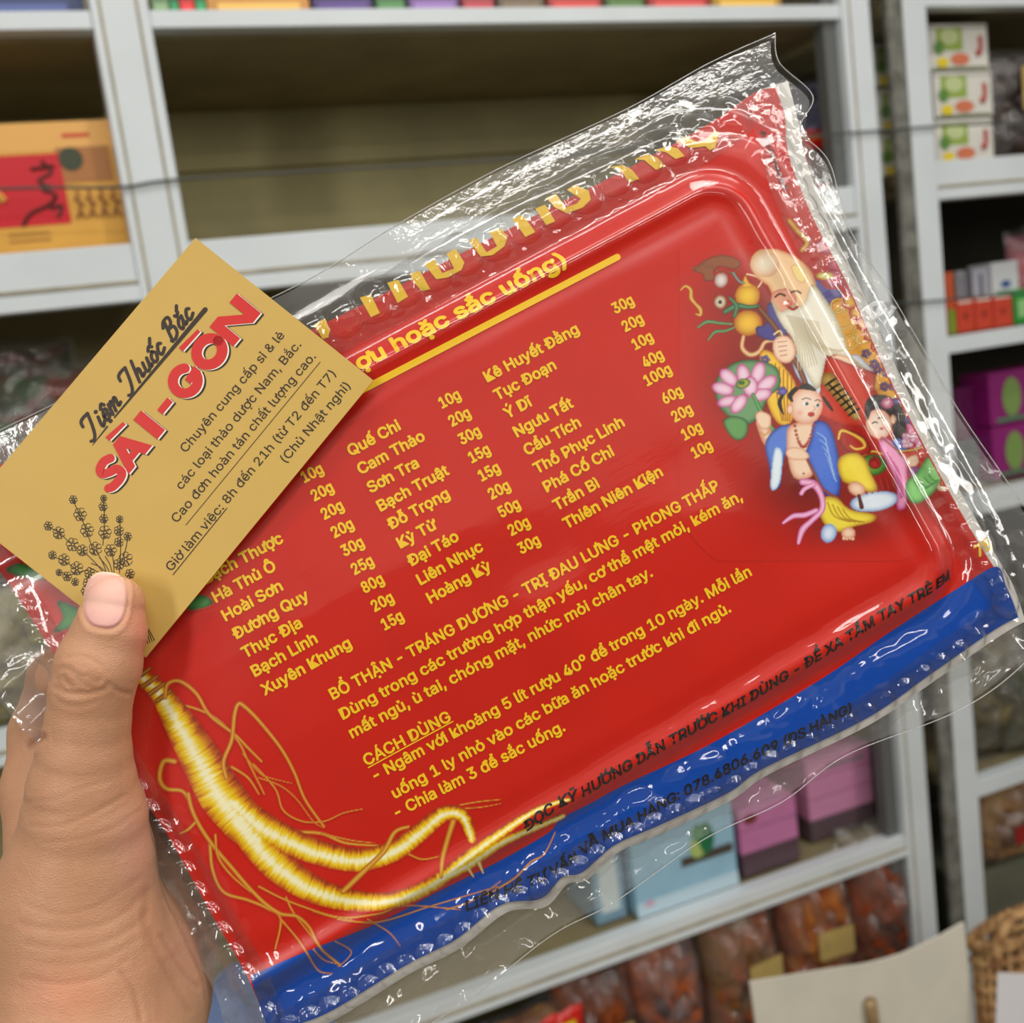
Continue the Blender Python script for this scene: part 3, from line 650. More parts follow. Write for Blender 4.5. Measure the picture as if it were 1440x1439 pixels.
        col = np.stack([np.interp(-A0, [-v for v in xs], [c[ch] for c in cs]) for ch in range(3)], -1); s.blend(AL, col)
    def build(s, name, par, off, thr=.02):
        x, y, z = surf(np.stack([s.X, s.Y], -1), off)
        # grid here runs x right / y down in the photograph
        ok = s.inside(SHEET)
        return gridobj(name, x, y, z, M_print, par, True, (s.A > thr) & ok, s.C)
# (a) the ginseng root
tf8 = lambda p: np.asarray(p, float)/2.616+np.array([150, 880])
cv = Canvas(190, 830, 925, 1395, 1.3, tf8)
bt_ = np.array(bluetop); yy = np.interp(cv.X, bt_[:, 0], bt_[:, 1]); cv.C[(cv.Y > yy)] = lin(BLUE)
def rootprof(hi):
    def f(V, U_):
        nz = vnoise(U_*.9, V*2.0, 5)*.5+vnoise(U_*.35, V*1.3, 8)*.5
        a = np.abs(V+.12)+(nz-.5)*.55
        cs = [lin((176, 62, 18)), lin((206, 110, 16)), lin((232, 188, 14)), lin((240, 214, 40)), lin((248, 240, 190))]
        xs = [1.05, .80, .58, .36, .10 if hi else -.3]
        out_ = np.zeros(V.shape+(3,))
        for ch in range(3): out_[..., ch] = np.interp(-a, [-v for v in xs], [c[ch] for c in cs])
        return out_
    return f
th, th2 = (176, 92, 22), (232, 176, 60)
def thin(pts, w=9): cv.stroke(pts, [w, w*.9, w*.55], th, th2)
for pts, w_ in (([(240, 290), (310, 300), (400, 340), (480, 420), (530, 520), (580, 620)], 10), ([(540, 510), (620, 600), (650, 680), (720, 720), (800, 720), (870, 690), (940, 675)], 7),
                ([(560, 560), (640, 590), (700, 640), (760, 720), (800, 745)], 5), ([(500, 470), (560, 540), (600, 560), (680, 580)], 5),
                ([(330, 720), (300, 750), (270, 765)], 12), ([(380, 800), (390, 900), (430, 980), (520, 1010), (590, 1040), (640, 1080), (620, 1190)], 13),
                ([(640, 1080), (700, 1150), (740, 1210), (780, 1270), (830, 1280)], 8), ([(690, 760), (790, 765), (880, 800), (1000, 810)], 14), ([(790, 765), (900, 790), (985, 800)], 6),
                ([(1110, 840), (1160, 860), (1220, 850)], 8), ([(1300, 660), (1370, 648), (1450, 640)], 6), ([(1320, 672), (1380, 668), (1450, 655)], 5),
                ([(960, 1080), (1040, 1130), (1080, 1180)], 6), ([(660, 1000), (690, 1060), (760, 1150)], 8), ([(850, 1080), (1000, 1090), (1200, 1030), (1439, 960)], 7),
                ([(760, 1050), (860, 1075), (1000, 1060), (1100, 1030), (1300, 1045)], 8), ([(560, 960), (660, 1010), (800, 1060), (900, 1080)], 8), ([(840, 1160), (900, 1200), (860, 1250), (850, 1250)], 5),
                ([(1400, 990), (1500, 930), (1560, 870), (1610, 840), (1650, 760)], 8), ([(1250, 1045), (1350, 1010), (1450, 940)], 6), ([(760, 1190), (800, 1230), (850, 1245)], 6)):
    thin(pts, w_)
cv.roots([([(480, 720), (560, 810), (640, 890), (760, 970), (900, 1010), (1050, 1010), (1200, 950), (1330, 850), (1439, 770), (1560, 690), (1640, 655), (1700, 640)], [90, 120, 122, 100, 80, 62, 56, 48, 40, 26, 22, 16]),
          ([(1200, 950), (1330, 880), (1450, 800), (1560, 750), (1680, 700)], [30, 40, 34, 28, 20]), ([(1370, 870), (1385, 910)], [22, 6]), ([(1330, 890), (1350, 925)], [18, 5]),
          ([(470, 650), (560, 730), (660, 785), (780, 835), (920, 862), (1050, 832), (1150, 762), (1240, 692), (1310, 700), (1345, 785)], [90, 110, 100, 92, 86, 76, 68, 58, 50, 34]),
          ([(130, 185), (200, 250), (260, 345), (340, 480), (420, 620), (500, 720), (560, 790)], [52, 78, 112, 146, 168, 160, 90])])
for k, (a, c) in enumerate(((130, 175), (155, 205), (180, 232), (205, 258))):
    cv.stroke([(a-26+k*2, c+20), (a, c+4), (a+30, c-18)], [16, 20, 12], (96, 34, 16), (206, 140, 40))
for pts, w_ in (([(215, 265), (225, 215), (270, 205), (330, 250), (380, 330), (470, 400), (520, 450), (570, 500)], 15), ([(440, 560), (430, 500), (460, 420), (470, 330), (485, 288), (510, 300), (560, 350), (640, 450), (690, 540), (730, 640), (800, 740)], 16),
                ([(460, 520), (520, 560), (560, 620)], 10), ([(250, 500), (210, 500), (195, 560), (220, 600), (280, 610), (310, 660)], 20),
                ([(300, 620), (315, 680), (350, 750), (400, 820), (460, 890), (520, 960), (580, 1020), (640, 1060), (700, 1070), (745, 1110), (770, 1160), (800, 1200), (860, 1250)], 16),
                ([(400, 770), (410, 850), (460, 920), (530, 980)], 10), ([(870, 978), (950, 900), (1020, 830), (1060, 760), (1110, 740)], 22), ([(1275, 720), (1250, 800), (1235, 860), (1230, 925)], 22)):
    thin(pts, w_)
cv.build('ginseng_picture', pack, .00016)
# (b) the folk picture: bearded old man, boy with lotus, girl with basket
tf6 = lambda p: np.asarray(p, float)/3.128+np.array([940, 320])
cv = Canvas(955, 1350, 350, 790, 1.15, tf6)
cv.C[:] = lin(RED)
for a in ((620, 700, 360, 520, .5), (300, 330, 260, 210, .5), (330, 720, 240, 240, .6), (620, 1120, 330, 260, .75), (480, 480, 260, 300, .55), (1000, 1180, 300, 140, .6), (780, 1330, 230, 90, .55)):
    cv.soft(a[0], a[1], a[2], a[3], (70, 10, 8), a[4])
SK, SK2 = (214, 138, 104), (250, 216, 186)
# dragon staff head, bat, gourds
cv.poly([(110, 190), (150, 150), (220, 122), (290, 132), (320, 160), (290, 185), (230, 172), (200, 190), (205, 228), (160, 236), (150, 205)], (70, 30, 16), (150, 84, 50), 6)
for k in range(16): cv.ell(110+k*13, 178-18*math.sin(k*.4)+6*(k % 3), 7, 6, (60, 24, 14), (166, 104, 60))
cv.ell(232, 232, 30, 34, (170, 120, 110), (236, 226, 220), .3)  # whitish blob: reflected glare painted into the picture
cv.stroke([(55, 275), (75, 258), (98, 275), (100, 310), (118, 335), (140, 360), (140, 385), (120, 380)], [8, 12, 16, 20, 14, 20, 14, 6], (170, 96, 20), (240, 200, 90))
cv.stroke([(130, 440), (170, 415), (220, 420), (280, 425)], [10, 18, 14, 10], (30, 84, 50), (120, 170, 110))
cv.stroke([(175, 495), (205, 460), (250, 455), (290, 440)], [8, 16, 14, 10], (30, 84, 50), (120, 170, 110))
cv.stroke([(330, 480), (325, 530), (360, 560), (400, 545), (425, 505), (470, 498)], [20, 24, 26, 24, 20, 16], (170, 60, 50), (246, 214, 150))
cv.ell(350, 420, 62, 56, (190, 110, 10), (250, 200, 60)); cv.ell(348, 300, 54, 54, (196, 120, 12), (250, 208, 60)); cv.poly([(325, 260), (338, 210), (352, 240), (372, 258)], (190, 120, 20), (236, 180, 50), 4)
cv.stroke([(250, 370), (300, 345), (350, 350), (400, 345)], [22, 26, 20, 12], (20, 70, 46), (90, 150, 100)); cv.stroke([(270, 310), (300, 345), (290, 390)], [12, 20, 16], (20, 70, 46), (90, 150, 100)); cv.stroke([(285, 200), (310, 235), (330, 245)], 12, (60, 90, 90), (140, 170, 150))
cv.ell(228, 328, 27, 30, (150, 110, 70), (240, 226, 200)); cv.ell(228, 328, 9, 10, (40, 26, 20))
cv.stroke([(345, 205), (385, 215), (410, 235), (395, 262)], 8, (220, 160, 110), (250, 220, 180))
# robe
cv.poly([(440, 330), (500, 380), (520, 470), (470, 500), (400, 480), (385, 440), (430, 420)], (26, 20, 70), (70, 62, 140), 8)
cv.poly([(610, 225), (690, 225), (750, 270), (770, 330), (720, 370), (660, 320)], (40, 30, 96), (96, 84, 160), 10)
cv.poly([(720, 330), (770, 310), (830, 390), (880, 470), (930, 560), (985, 660), (1030, 760), (1060, 830), (1010, 850), (950, 780), (900, 700), (850, 640), (790, 600), (740, 500), (710, 400)], (176, 84, 10), (246, 176, 40), 12)
for k, (a, c, r) in enumerate(((770, 400, 44), (800, 505, 30), (850, 470, 40), (745, 345, 30))):
    t = np.linspace(0, 2*math.pi, 14); cv.stroke([(a+r*math.cos(v), c+r*math.sin(v)) for v in t], 10, (190, 110, 20), (252, 220, 90))
for a, c in ((870, 555), (920, 625), (950, 700), (960, 640), (1000, 770), (905, 600), (990, 700)):
    for q_ in range(5): cv.ell(a+13*math.cos(q_*1.26), c+13*math.sin(q_*1.26), 11, 9, (60, 30, 76), (120, 80, 140))
cv.poly([(400, 555), (450, 545), (500, 600), (560, 690), (560, 800), (530, 870), (480, 860), (440, 790), (420, 690)], (190, 110, 10), (250, 204, 60), 12)
for k in range(5): cv.stroke([(470+k*18, 600+k*14), (475+k*16, 720+k*6), (500+k*8, 850)], 6, (170, 90, 14), (200, 120, 20))
for a, c in ((425, 582), (500, 720)):
    for q_ in range(5): cv.ell(a+13*math.cos(q_*1.26), c+13*math.sin(q_*1.26), 11, 9, (50, 30, 90), (110, 90, 160))
cv.poly([(540, 540), (600, 600), (680, 700), (720, 720), (700, 790), (620, 720), (560, 640)], (120, 150, 200), (220, 232, 246), 8)
cv.poly([(760, 580), (830, 560), (890, 620), (900, 640), (820, 640)], (130, 150, 200), (230, 236, 246), 6)
# staff, head, beard, hands
cv.stroke([(400, 355), (470, 440), (530, 540), (580, 630), (615, 720)], [22, 26, 28, 26, 24], (60, 24, 14), (150, 84, 46))
cv.stroke([(465, 470), (490, 455), (500, 480), (480, 485)], 9, (200, 160, 100), (246, 224, 170))
cv.poly([(360, 170), (380, 110), (440, 92), (520, 110), (590, 150), (640, 215), (650, 300), (600, 360), (520, 370), (470, 330), (440, 260), (400, 230)], (206, 130, 80), (248, 208, 160), 14)
cv.ell(425, 160, 64, 60, (226, 176, 130), (252, 236, 210), soft=26)
cv.poly([(540, 170), (590, 175), (600, 240), (560, 230)], (216, 160, 90), (248, 224, 150), 5)
cv.poly([(455, 290), (520, 270), (560, 300), (555, 350), (510, 380), (470, 360)], (206, 110, 90), (238, 170, 140), 9)
cv.stroke([(470, 305), (490, 292), (512, 300)], 9, (60, 30, 24), (120, 70, 50)); cv.stroke([(540, 285), (560, 280), (580, 290)], 8, (60, 30, 24), (120, 70, 50)); cv.ell(528, 335, 17, 15, (214, 96, 80), (240, 150, 130))
cv.poly([(500, 372), (540, 345), (590, 340), (630, 250), (680, 300), (730, 380), (770, 470), (800, 560), (880, 630), (800, 600), (740, 560), (700, 580), (685, 650), (655, 712), (610, 650), (570, 570), (545, 490), (500, 430), (470, 370), (450, 310), (480, 350)], (190, 176, 140), (248, 242, 224), 16)
for k in range(16): cv.stroke([(520+k*9, 385+2*k), (560+k*9, 480+k*3), (600+k*12-30*(k < 8), 600-k*4+30*(k < 8))], [4, 5, 3], (196, 180, 140), (214, 200, 164))
cv.stroke([(530, 352), (548, 360), (566, 350)], 12, (150, 26, 24), (214, 80, 70))
cv.poly([(462, 500), (500, 475), (540, 490), (560, 545), (540, 590), (500, 595), (465, 560)], SK, SK2, 9)
for k in range(4): cv.stroke([(480+k*4, 505+k*20), (520, 500+k*20)], 4, (190, 110, 84))
cv.poly([(700, 590), (740, 560), (800, 575), (820, 610), (770, 625)], SK, SK2, 7)
cv.poly([(695, 562), (800, 600), (915, 640), (905, 740), (870, 880), (760, 870), (655, 825), (668, 700)], (150, 22, 14), (206, 58, 36), 12, False)
cv.stroke([(705, 670), (745, 720), (785, 770), (825, 830)], [66, 62, 60, 40], (150, 106, 40), (210, 170, 90))
for k in range(7):
    a, c = 712+k*17, 680+k*22; cv.stroke([(a-22, c+16), (a, c), (a+26, c-16)], [8, 12, 8], (26, 18, 12), (60, 46, 30))
cv.stroke([(705, 690), (760, 745), (820, 815)], 8, (20, 14, 10))
# lotus and leaves
cv.poly([(205, 690), (230, 640), (300, 590), (400, 585), (480, 620), (490, 700), (440, 750), (400, 830), (340, 870), (260, 830), (215, 770)], (20, 60, 36), (110, 160, 110), 14)
cv.poly([(240, 850), (290, 830), (345, 850), (345, 910), (310, 938), (270, 915)], (16, 56, 30), (100, 160, 90), 10)
for a, c, rx, ry, ro in ((330, 650, 66, 30, 1.35), (395, 640, 66, 30, 1.9), (430, 690, 70, 30, 2.5), (265, 660, 64, 30, .75), (240, 710, 66, 28, .25), (260, 765, 62, 24, -.25), (310, 775, 66, 28, -.9), (410, 735, 60, 28, 2.9), (360, 700, 60, 34, 1.5)):
    cv.ell(a, c, rx*.78, ry, (196, 70, 140), (250, 214, 234), ro, soft=13)
cv.ell(328, 686, 34, 22, (30, 90, 50), (190, 190, 60), -.3); cv.ell(322, 684, 15, 10, (40, 110, 60))
cv.stroke([(372, 735), (420, 830), (490, 930), (560, 1020), (620, 1075)], [16, 18, 16, 18, 22], (24, 90, 40), (120, 190, 110))
# boy
cv.stroke([(410, 860), (440, 930), (470, 960)], [50, 60, 50], SK, SK2)
cv.poly([(425, 950), (480, 880), (545, 870), (560, 930), (520, 990), (500, 1060), (490, 1140), (450, 1150), (445, 1060)], (20, 40, 120), (90, 130, 220), 12)
cv.poly([(470, 970), (500, 990), (495, 1100), (475, 1150), (450, 1145), (455, 1050)], (150, 190, 230), (236, 246, 252), 8)
cv.poly([(535, 870), (650, 860), (640, 960), (640, 1080), (580, 1110), (540, 1080), (520, 960)], SK, SK2, 16)
cv.ell(595, 1083, 5, 6, (150, 80, 60))
cv.poly([(640, 855), (700, 862), (735, 940), (755, 1060), (750, 1180), (700, 1185), (655, 1120), (620, 1040), (600, 1000), (625, 930)], (16, 34, 120), (80, 120, 220), 16)
for k in range(6): cv.stroke([(650+k*12, 900+k*30), (690+k*8, 930+k*34), (700+k*8, 990+k*26)], [3, 8, 3], (90, 140, 220), (190, 216, 246))
cv.stroke([(600, 1000), (640, 1080), (680, 1150), (745, 1190)], 12, (110, 40, 30), (170, 84, 50))
cv.poly([(680, 1190), (740, 1190), (800, 1240), (905, 1262), (900, 1295), (820, 1315), (760, 1340), (700, 1320), (665, 1260)], (176, 120, 10), (244, 222, 70), 14)
for k in range(4): cv.stroke([(700+k*22, 1210+k*10), (730+k*24, 1270+k*4), (800+k*20, 1296)], 5, (160, 110, 14), (190, 140, 20))
cv.ell(705, 1345, 34, 42, (120, 160, 220), (226, 236, 250), .3); cv.ell(792, 1345, 32, 26, SK, SK2)
for k in range(4): cv.ell(772+k*13, 1367+(k % 2)*3, 7, 8, SK, SK2)
cv.stroke([(590, 1120), (640, 1130), (672, 1180), (676, 1240), (630, 1290), (590, 1330), (572, 1388)], [30, 34, 26, 26, 24, 30, 16], (206, 96, 160), (252, 200, 230))
cv.stroke([(650, 1245), (600, 1265), (550, 1270), (505, 1300)], [22, 26, 24, 12], (206, 96, 160), (252, 200, 230)); cv.stroke([(640, 1130), (600, 1150), (585, 1170)], 20, (214, 110, 170), (252, 200, 230))
cv.ell(606, 785, 72, 82, (230, 160, 128), (252, 222, 200), .15, soft=22)
cv.ell(535, 800, 14, 24, SK, SK2); cv.stroke([(560, 710), (535, 740), (545, 765)], [20, 24, 8], (16, 12, 12)); cv.stroke([(580, 705), (610, 700), (645, 715)], [14, 30, 12], (16, 12, 12), (50, 40, 40))
cv.stroke([(500, 740), (488, 775), (505, 820)], [14, 18, 8], (14, 10, 12)); cv.stroke([(680, 745), (700, 775), (722, 805)], [10, 18, 8], (14, 10, 12)); cv.ell(502, 722, 18, 14, (60, 50, 130), (120, 110, 190))
cv.ell(606, 775, 15, 9, (250, 250, 246)); cv.ell(609, 775, 8, 8, (20, 12, 10)); cv.ell(656, 782, 11, 8, (250, 250, 246)); cv.ell(657, 782, 7, 7, (20, 12, 10))
cv.stroke([(588, 757), (606, 750), (626, 757)], 4, (50, 30, 24)); cv.stroke([(645, 762), (658, 758), (668, 765)], 4, (50, 30, 24)); cv.stroke([(638, 785), (646, 800), (634, 804)], 3, (206, 120, 90))
cv.ell(628, 822, 15, 11, (140, 16, 16), (214, 50, 46)); cv.soft(578, 815, 18, 16, (240, 120, 100), .5)
for t in np.linspace(0, 1, 17):
    q_ = np.array([(1-t)**2*555+2*t*(1-t)*590+t*t*640, (1-t)**2*872+2*t*(1-t)*1060+t*t*870]); cv.ell(q_[0], q_[1], 7, 7, (130, 20, 14), (214, 70, 50))
cv.poly([(385, 820), (410, 808), (450, 830), (445, 880), (410, 885), (388, 855)], SK, SK2, 7); cv.poly([(515, 985), (550, 965), (600, 980), (620, 1010), (580, 1025), (530, 1015)], SK, SK2, 7)
cv.stroke([(405, 905), (425, 912), (440, 900)], 7, (190, 130, 60), (230, 190, 110))
# knee, cloth, tassels, bowl, melon
cv.ell(905, 1205, 108, 44, (110, 150, 200), (226, 236, 248), -.15, soft=14)
for k in range(6): cv.stroke([(850+k*26, 1110-k*4), (868+k*24, 1150-k*4), (872+k*25, 1172-k*5)], [8, 12, 8], (120, 20, 16), (196, 50, 40))
cv.ell(900, 1045, 62, 46, (30, 80, 24), (110, 170, 60)); cv.ell(908, 1035, 30, 28, (110, 16, 14), (196, 40, 34)); cv.stroke([(895, 1030), (908, 1020), (922, 1040)], 4, (60, 14, 10)); cv.stroke([(860, 1000), (900, 985), (950, 1000)], 8, (200, 160, 40), (240, 210, 90))
cv.poly([(745, 905), (800, 890), (870, 930), (890, 990), (830, 1000), (770, 970)], (96, 14, 12), (176, 34, 24), 10)
cv.stroke([(748, 930), (760, 895), (800, 905), (850, 935), (862, 965), (825, 975), (800, 960)], [10, 16, 12, 18, 14, 12, 8], (190, 120, 20), (250, 214, 90))
cv.poly([(755, 1010), (820, 990), (865, 1020), (890, 1080), (920, 1150), (880, 1165), (820, 1130), (770, 1120), (745, 1060)], (176, 120, 10), (246, 220, 60), 15)
cv.ell(828, 1150, 40, 30, SK, SK2, .5); cv.stroke([(838, 1180), (850, 1230)], [14, 20], (70, 24, 20), (110, 50, 40))
# girl
cv.poly([(1050, 850), (1110, 850), (1180, 960), (1200, 990), (1120, 980), (1060, 920)], (170, 60, 110), (244, 150, 190), 10); cv.stroke([(1020, 835), (1060, 850), (1100, 880)], [24, 30, 14], (50, 40, 110), (110, 96, 170))
cv.poly([(975, 800), (1030, 790), (1045, 880), (1045, 940), (1000, 945), (985, 880)], (10, 10, 12), (44, 40, 46), 8)
cv.poly([(860, 800), (880, 750), (940, 735), (1000, 760), (1030, 810), (1000, 850), (940, 800), (890, 830)], (10, 10, 12), (50, 46, 52), 10)
cv.ell(925, 865, 56, 66, (238, 176, 150), (252, 226, 208), -.3, soft=18); cv.ell(988, 845, 14, 22, SK, SK2)
cv.poly([(862, 810), (880, 770), (940, 762), (990, 790), (985, 820), (935, 800), (895, 800), (875, 850)], (12, 12, 14), (46, 42, 48), 6)
cv.stroke([(895, 862), (908, 856), (918, 860)], 6, (30, 18, 16)); cv.stroke([(922, 840), (935, 836), (945, 842)], 6, (30, 18, 16)); cv.ell(936, 886, 8, 6, (196, 40, 40)); cv.soft(950, 880, 14, 12, (240, 120, 110), .5)
cv.ell(963, 772, 28, 25, (180, 60, 110), (246, 150, 190)); cv.ell(962, 772, 9, 8, (250, 220, 220)); cv.ell(1005, 765, 18, 15, (50, 40, 110), (110, 96, 170))
cv.poly([(935, 925), (985, 940), (1050, 990), (1050, 1070), (1050, 1180), (1040, 1235), (1005, 1235), (1005, 1130), (960, 1030), (930, 970)], (180, 70, 130), (246, 164, 204), 13)
for k in range(4): cv.stroke([(960+k*14, 990+k*20), (1000+k*8, 1080+k*10), (1020+k*5, 1190)], 5, (176, 70, 130), (200, 96, 150))
cv.poly([(985, 935), (1030, 930), (1060, 960), (1040, 985), (1000, 970)], (20, 40, 110), (70, 110, 190), 6)
cv.stroke([(935, 925), (980, 960), (1030, 1000)], 8, (110, 30, 20), (190, 110, 50))
for k in range(26): cv.ell(1035+random.random()*115, 915+random.random()*50, 13, 11, (214, 130, 170), (252, 226, 236))
cv.poly([(1010, 985), (1080, 975), (1155, 945), (1155, 990), (1100, 1030), (1045, 1020)], (130, 26, 16), (206, 60, 36), 7); cv.stroke([(1015, 985), (1090, 975), (1155, 948)], 8, (180, 130, 30), (240, 206, 90))
cv.poly([(1045, 1020), (1090, 1000), (1100, 1040), (1065, 1055)], SK, SK2, 6)
cv.poly([(1060, 1060), (1110, 1060), (1110, 1110), (1080, 1130)], (90, 30, 90), (150, 80, 150), 6)
cv.poly([(1180, 1000), (1240, 1040), (1262, 1095), (1210, 1040)], (110, 120, 200), (206, 214, 246), 5)
cv.poly([(1045, 1120), (1090, 1080), (1140, 1010), (1190, 1000), (1240, 1060), (1262, 1110), (1200, 1120), (1170, 1165), (1110, 1210), (1070, 1210), (1045, 1170)], (30, 110, 40), (140, 214, 120), 16)
for k in range(4): cv.stroke([(1080+k*22, 1120-k*10), (1110+k*20, 1150-k*12), (1150+k*16, 1140-k*10)], 5, (40, 120, 50), (70, 160, 76))
cv.ell(1220, 1135, 42, 24, (200, 160, 120), (246, 226, 200), -.3); cv.ell(1218, 1122, 28, 18, (140, 40, 20), (220, 120, 60), -.3); cv.stroke([(1205, 1120), (1220, 1112), (1235, 1125)], 5, (250, 220, 150))
cv.build('folk_figures_picture', pack, .0001, .004)
# (c) tail of flower print by the right edge and leaves on the left
cv = Canvas(1085, 1290, 250, 560, 1.6, lambda p: np.asarray(p, float))
for k, (a, c) in enumerate(((1165, 345), (1180, 372), (1196, 352), (1172, 392), (1200, 400))): cv.ell(a, c, 15, 13, (150, 30, 60), (230, 110, 140))
cv.stroke([(1110, 310), (1122, 325), (1135, 340), (1128, 352)], 6, (190, 130, 30), (240, 200, 80)); cv.ell(1160, 388, 12, 5, (190, 170, 60), (236, 224, 120))
for k in range(9): cv.ell(1196+k*10, 425+k*15, 10, 8, (190, 110, 20), (246, 190, 60))
cv.build('edge_flower_picture', pack, .00018)
cv = Canvas(-10, 310, 780, 900, 1.6, lambda p: np.asarray(p, float))
for pts in ([(8, 802), (30, 792), (60, 808), (56, 816), (30, 812)], [(74, 890), (88, 868), (80, 846), (100, 850), (118, 862), (112, 880), (98, 884)], [(262, 846), (284, 836), (300, 848), (284, 856), (266, 858)]):
    cv.poly(pts, (10, 84, 30), (70, 150, 70), 5)
cv.build('leaf_picture', pack, .00018)

# ---- lettering
try:
    FONT = bpy.data.fonts.load(os.path.join(bpy.utils.system_resource('DATAFILES'), 'fonts', 'Inter.woff2'))
except Exception:
    FONT = None
_tc = {}
def glyphs(text, shear=0.0):
    k = (text, shear)
    if k in _tc: return _tc[k]
    c = bpy.data.curves.new('t', 'FONT'); c.body = text; c.resolution_u = 3; c.shear = shear
    if FONT: c.font = FONT
    o = bpy.data.objects.new('t', c); S.collection.objects.link(o)
    dg = bpy.context.evaluated_depsgraph_get(); me = bpy.data.meshes.new_from_object(o.evaluated_get(dg))
    V = np.zeros(len(me.vertices)*3); me.vertices.foreach_get('co', V); V = V.reshape(-1, 3)[:, :2]
    me.calc_loop_triangles(); F = np.zeros(len(me.loop_triangles)*3, dtype=np.int32); me.loop_triangles.foreach_get('vertices', F); F = F.reshape(-1, 3)
    bpy.data.objects.remove(o); bpy.data.curves.remove(c); bpy.data.meshes.remove(me)
    V = V-[V[:, 0].min(), 0]
    cr_ = (V[F[:, 1], 0]-V[F[:, 0], 0])*(V[F[:, 2], 1]-V[F[:, 0], 1])-(V[F[:, 1], 1]-V[F[:, 0], 1])*(V[F[:, 2], 0]-V[F[:, 0], 0]); F = F.copy(); F[cr_ < 0] = F[cr_ < 0][:, ::-1]
    lab = np.arange(len(V))                                      # islands of overlapping outlines get their own tiny lift
    for _ in range(60):
        m_ = lab[F].min(1); new = lab.copy(); np.minimum.at(new, F.ravel(), np.repeat(m_, 3))
        if (new == lab).all(): break
        lab = new
    _, lab = np.unique(lab, return_inverse=True)
    V = np.c_[V, (lab % 3)*1e-6]
    _tc[k] = (V, F); return V, F
HORN = {'ơ': 'o', 'ờ': 'ò', 'ớ': 'ó', 'ợ': 'ọ', 'ở': 'ỏ', 'ỡ': 'õ', 'ư': 'u', 'ừ': 'ù', 'ứ': 'ú', 'ự': 'ụ', 'ử': 'ủ', 'ữ': 'ũ', 'Ơ': 'O', 'Ớ': 'Ó', 'Ư': 'U', 'Ử': 'Ủ', 'Ỡ': 'Õ', 'Ờ': 'Ò'}
def word(text, shear=0.0):
    """glyph mesh with the Vietnamese horn drawn as its own hook"""
    plain = ''.join(HORN.get(ch, ch) for ch in text); V, F = glyphs(plain, shear); V = V.copy(); F = F.copy()
    xh = glyphs('x')[0][:, 1].max(); ch_ = glyphs('H')[0][:, 1].max()
    for i, ch in enumerate(text):
        if ch not in HORN: continue
        xr = glyphs(plain[:i+1], 0.0)[0][:, 0].max(); h = ch_ if ch.isupper() else xh
        xr = xr-(.03 if ch.lower() in 'ơờớợởỡ' else .0)
        c = np.array([(xr-.06, h-.10), (xr+.03, h-.07), (xr+.075, h+.0), (xr+.07, h+.09)]); w = np.array([.035, .04, .04, .03])
        if ch.lower() in 'ưừứựửữ': c = np.array([(xr-.04, h-.05), (xr+.03, h-.05), (xr+.075, h+.01), (xr+.07, h+.09)])
        t = np.gradient(c, axis=0); t /= np.linalg.norm(t, axis=1)[:, None]; nn = np.stack([-t[:, 1], t[:, 0]], -1)*w[:, None]
        Q = np.r_[c+nn, c-nn]; Q[:, 0] += Q[:, 1]*shear; Q = np.c_[Q, np.full(len(Q), 1.5e-6)]; b0 = len(V)
        V = np.r_[V, Q]; F = np.r_[F, np.array([(b0+k, b0+4+k, b0+5+k) for k in range(3)]+[(b0+k, b0+5+k, b0+1+k) for k in range(3)])]
    return V, F, None
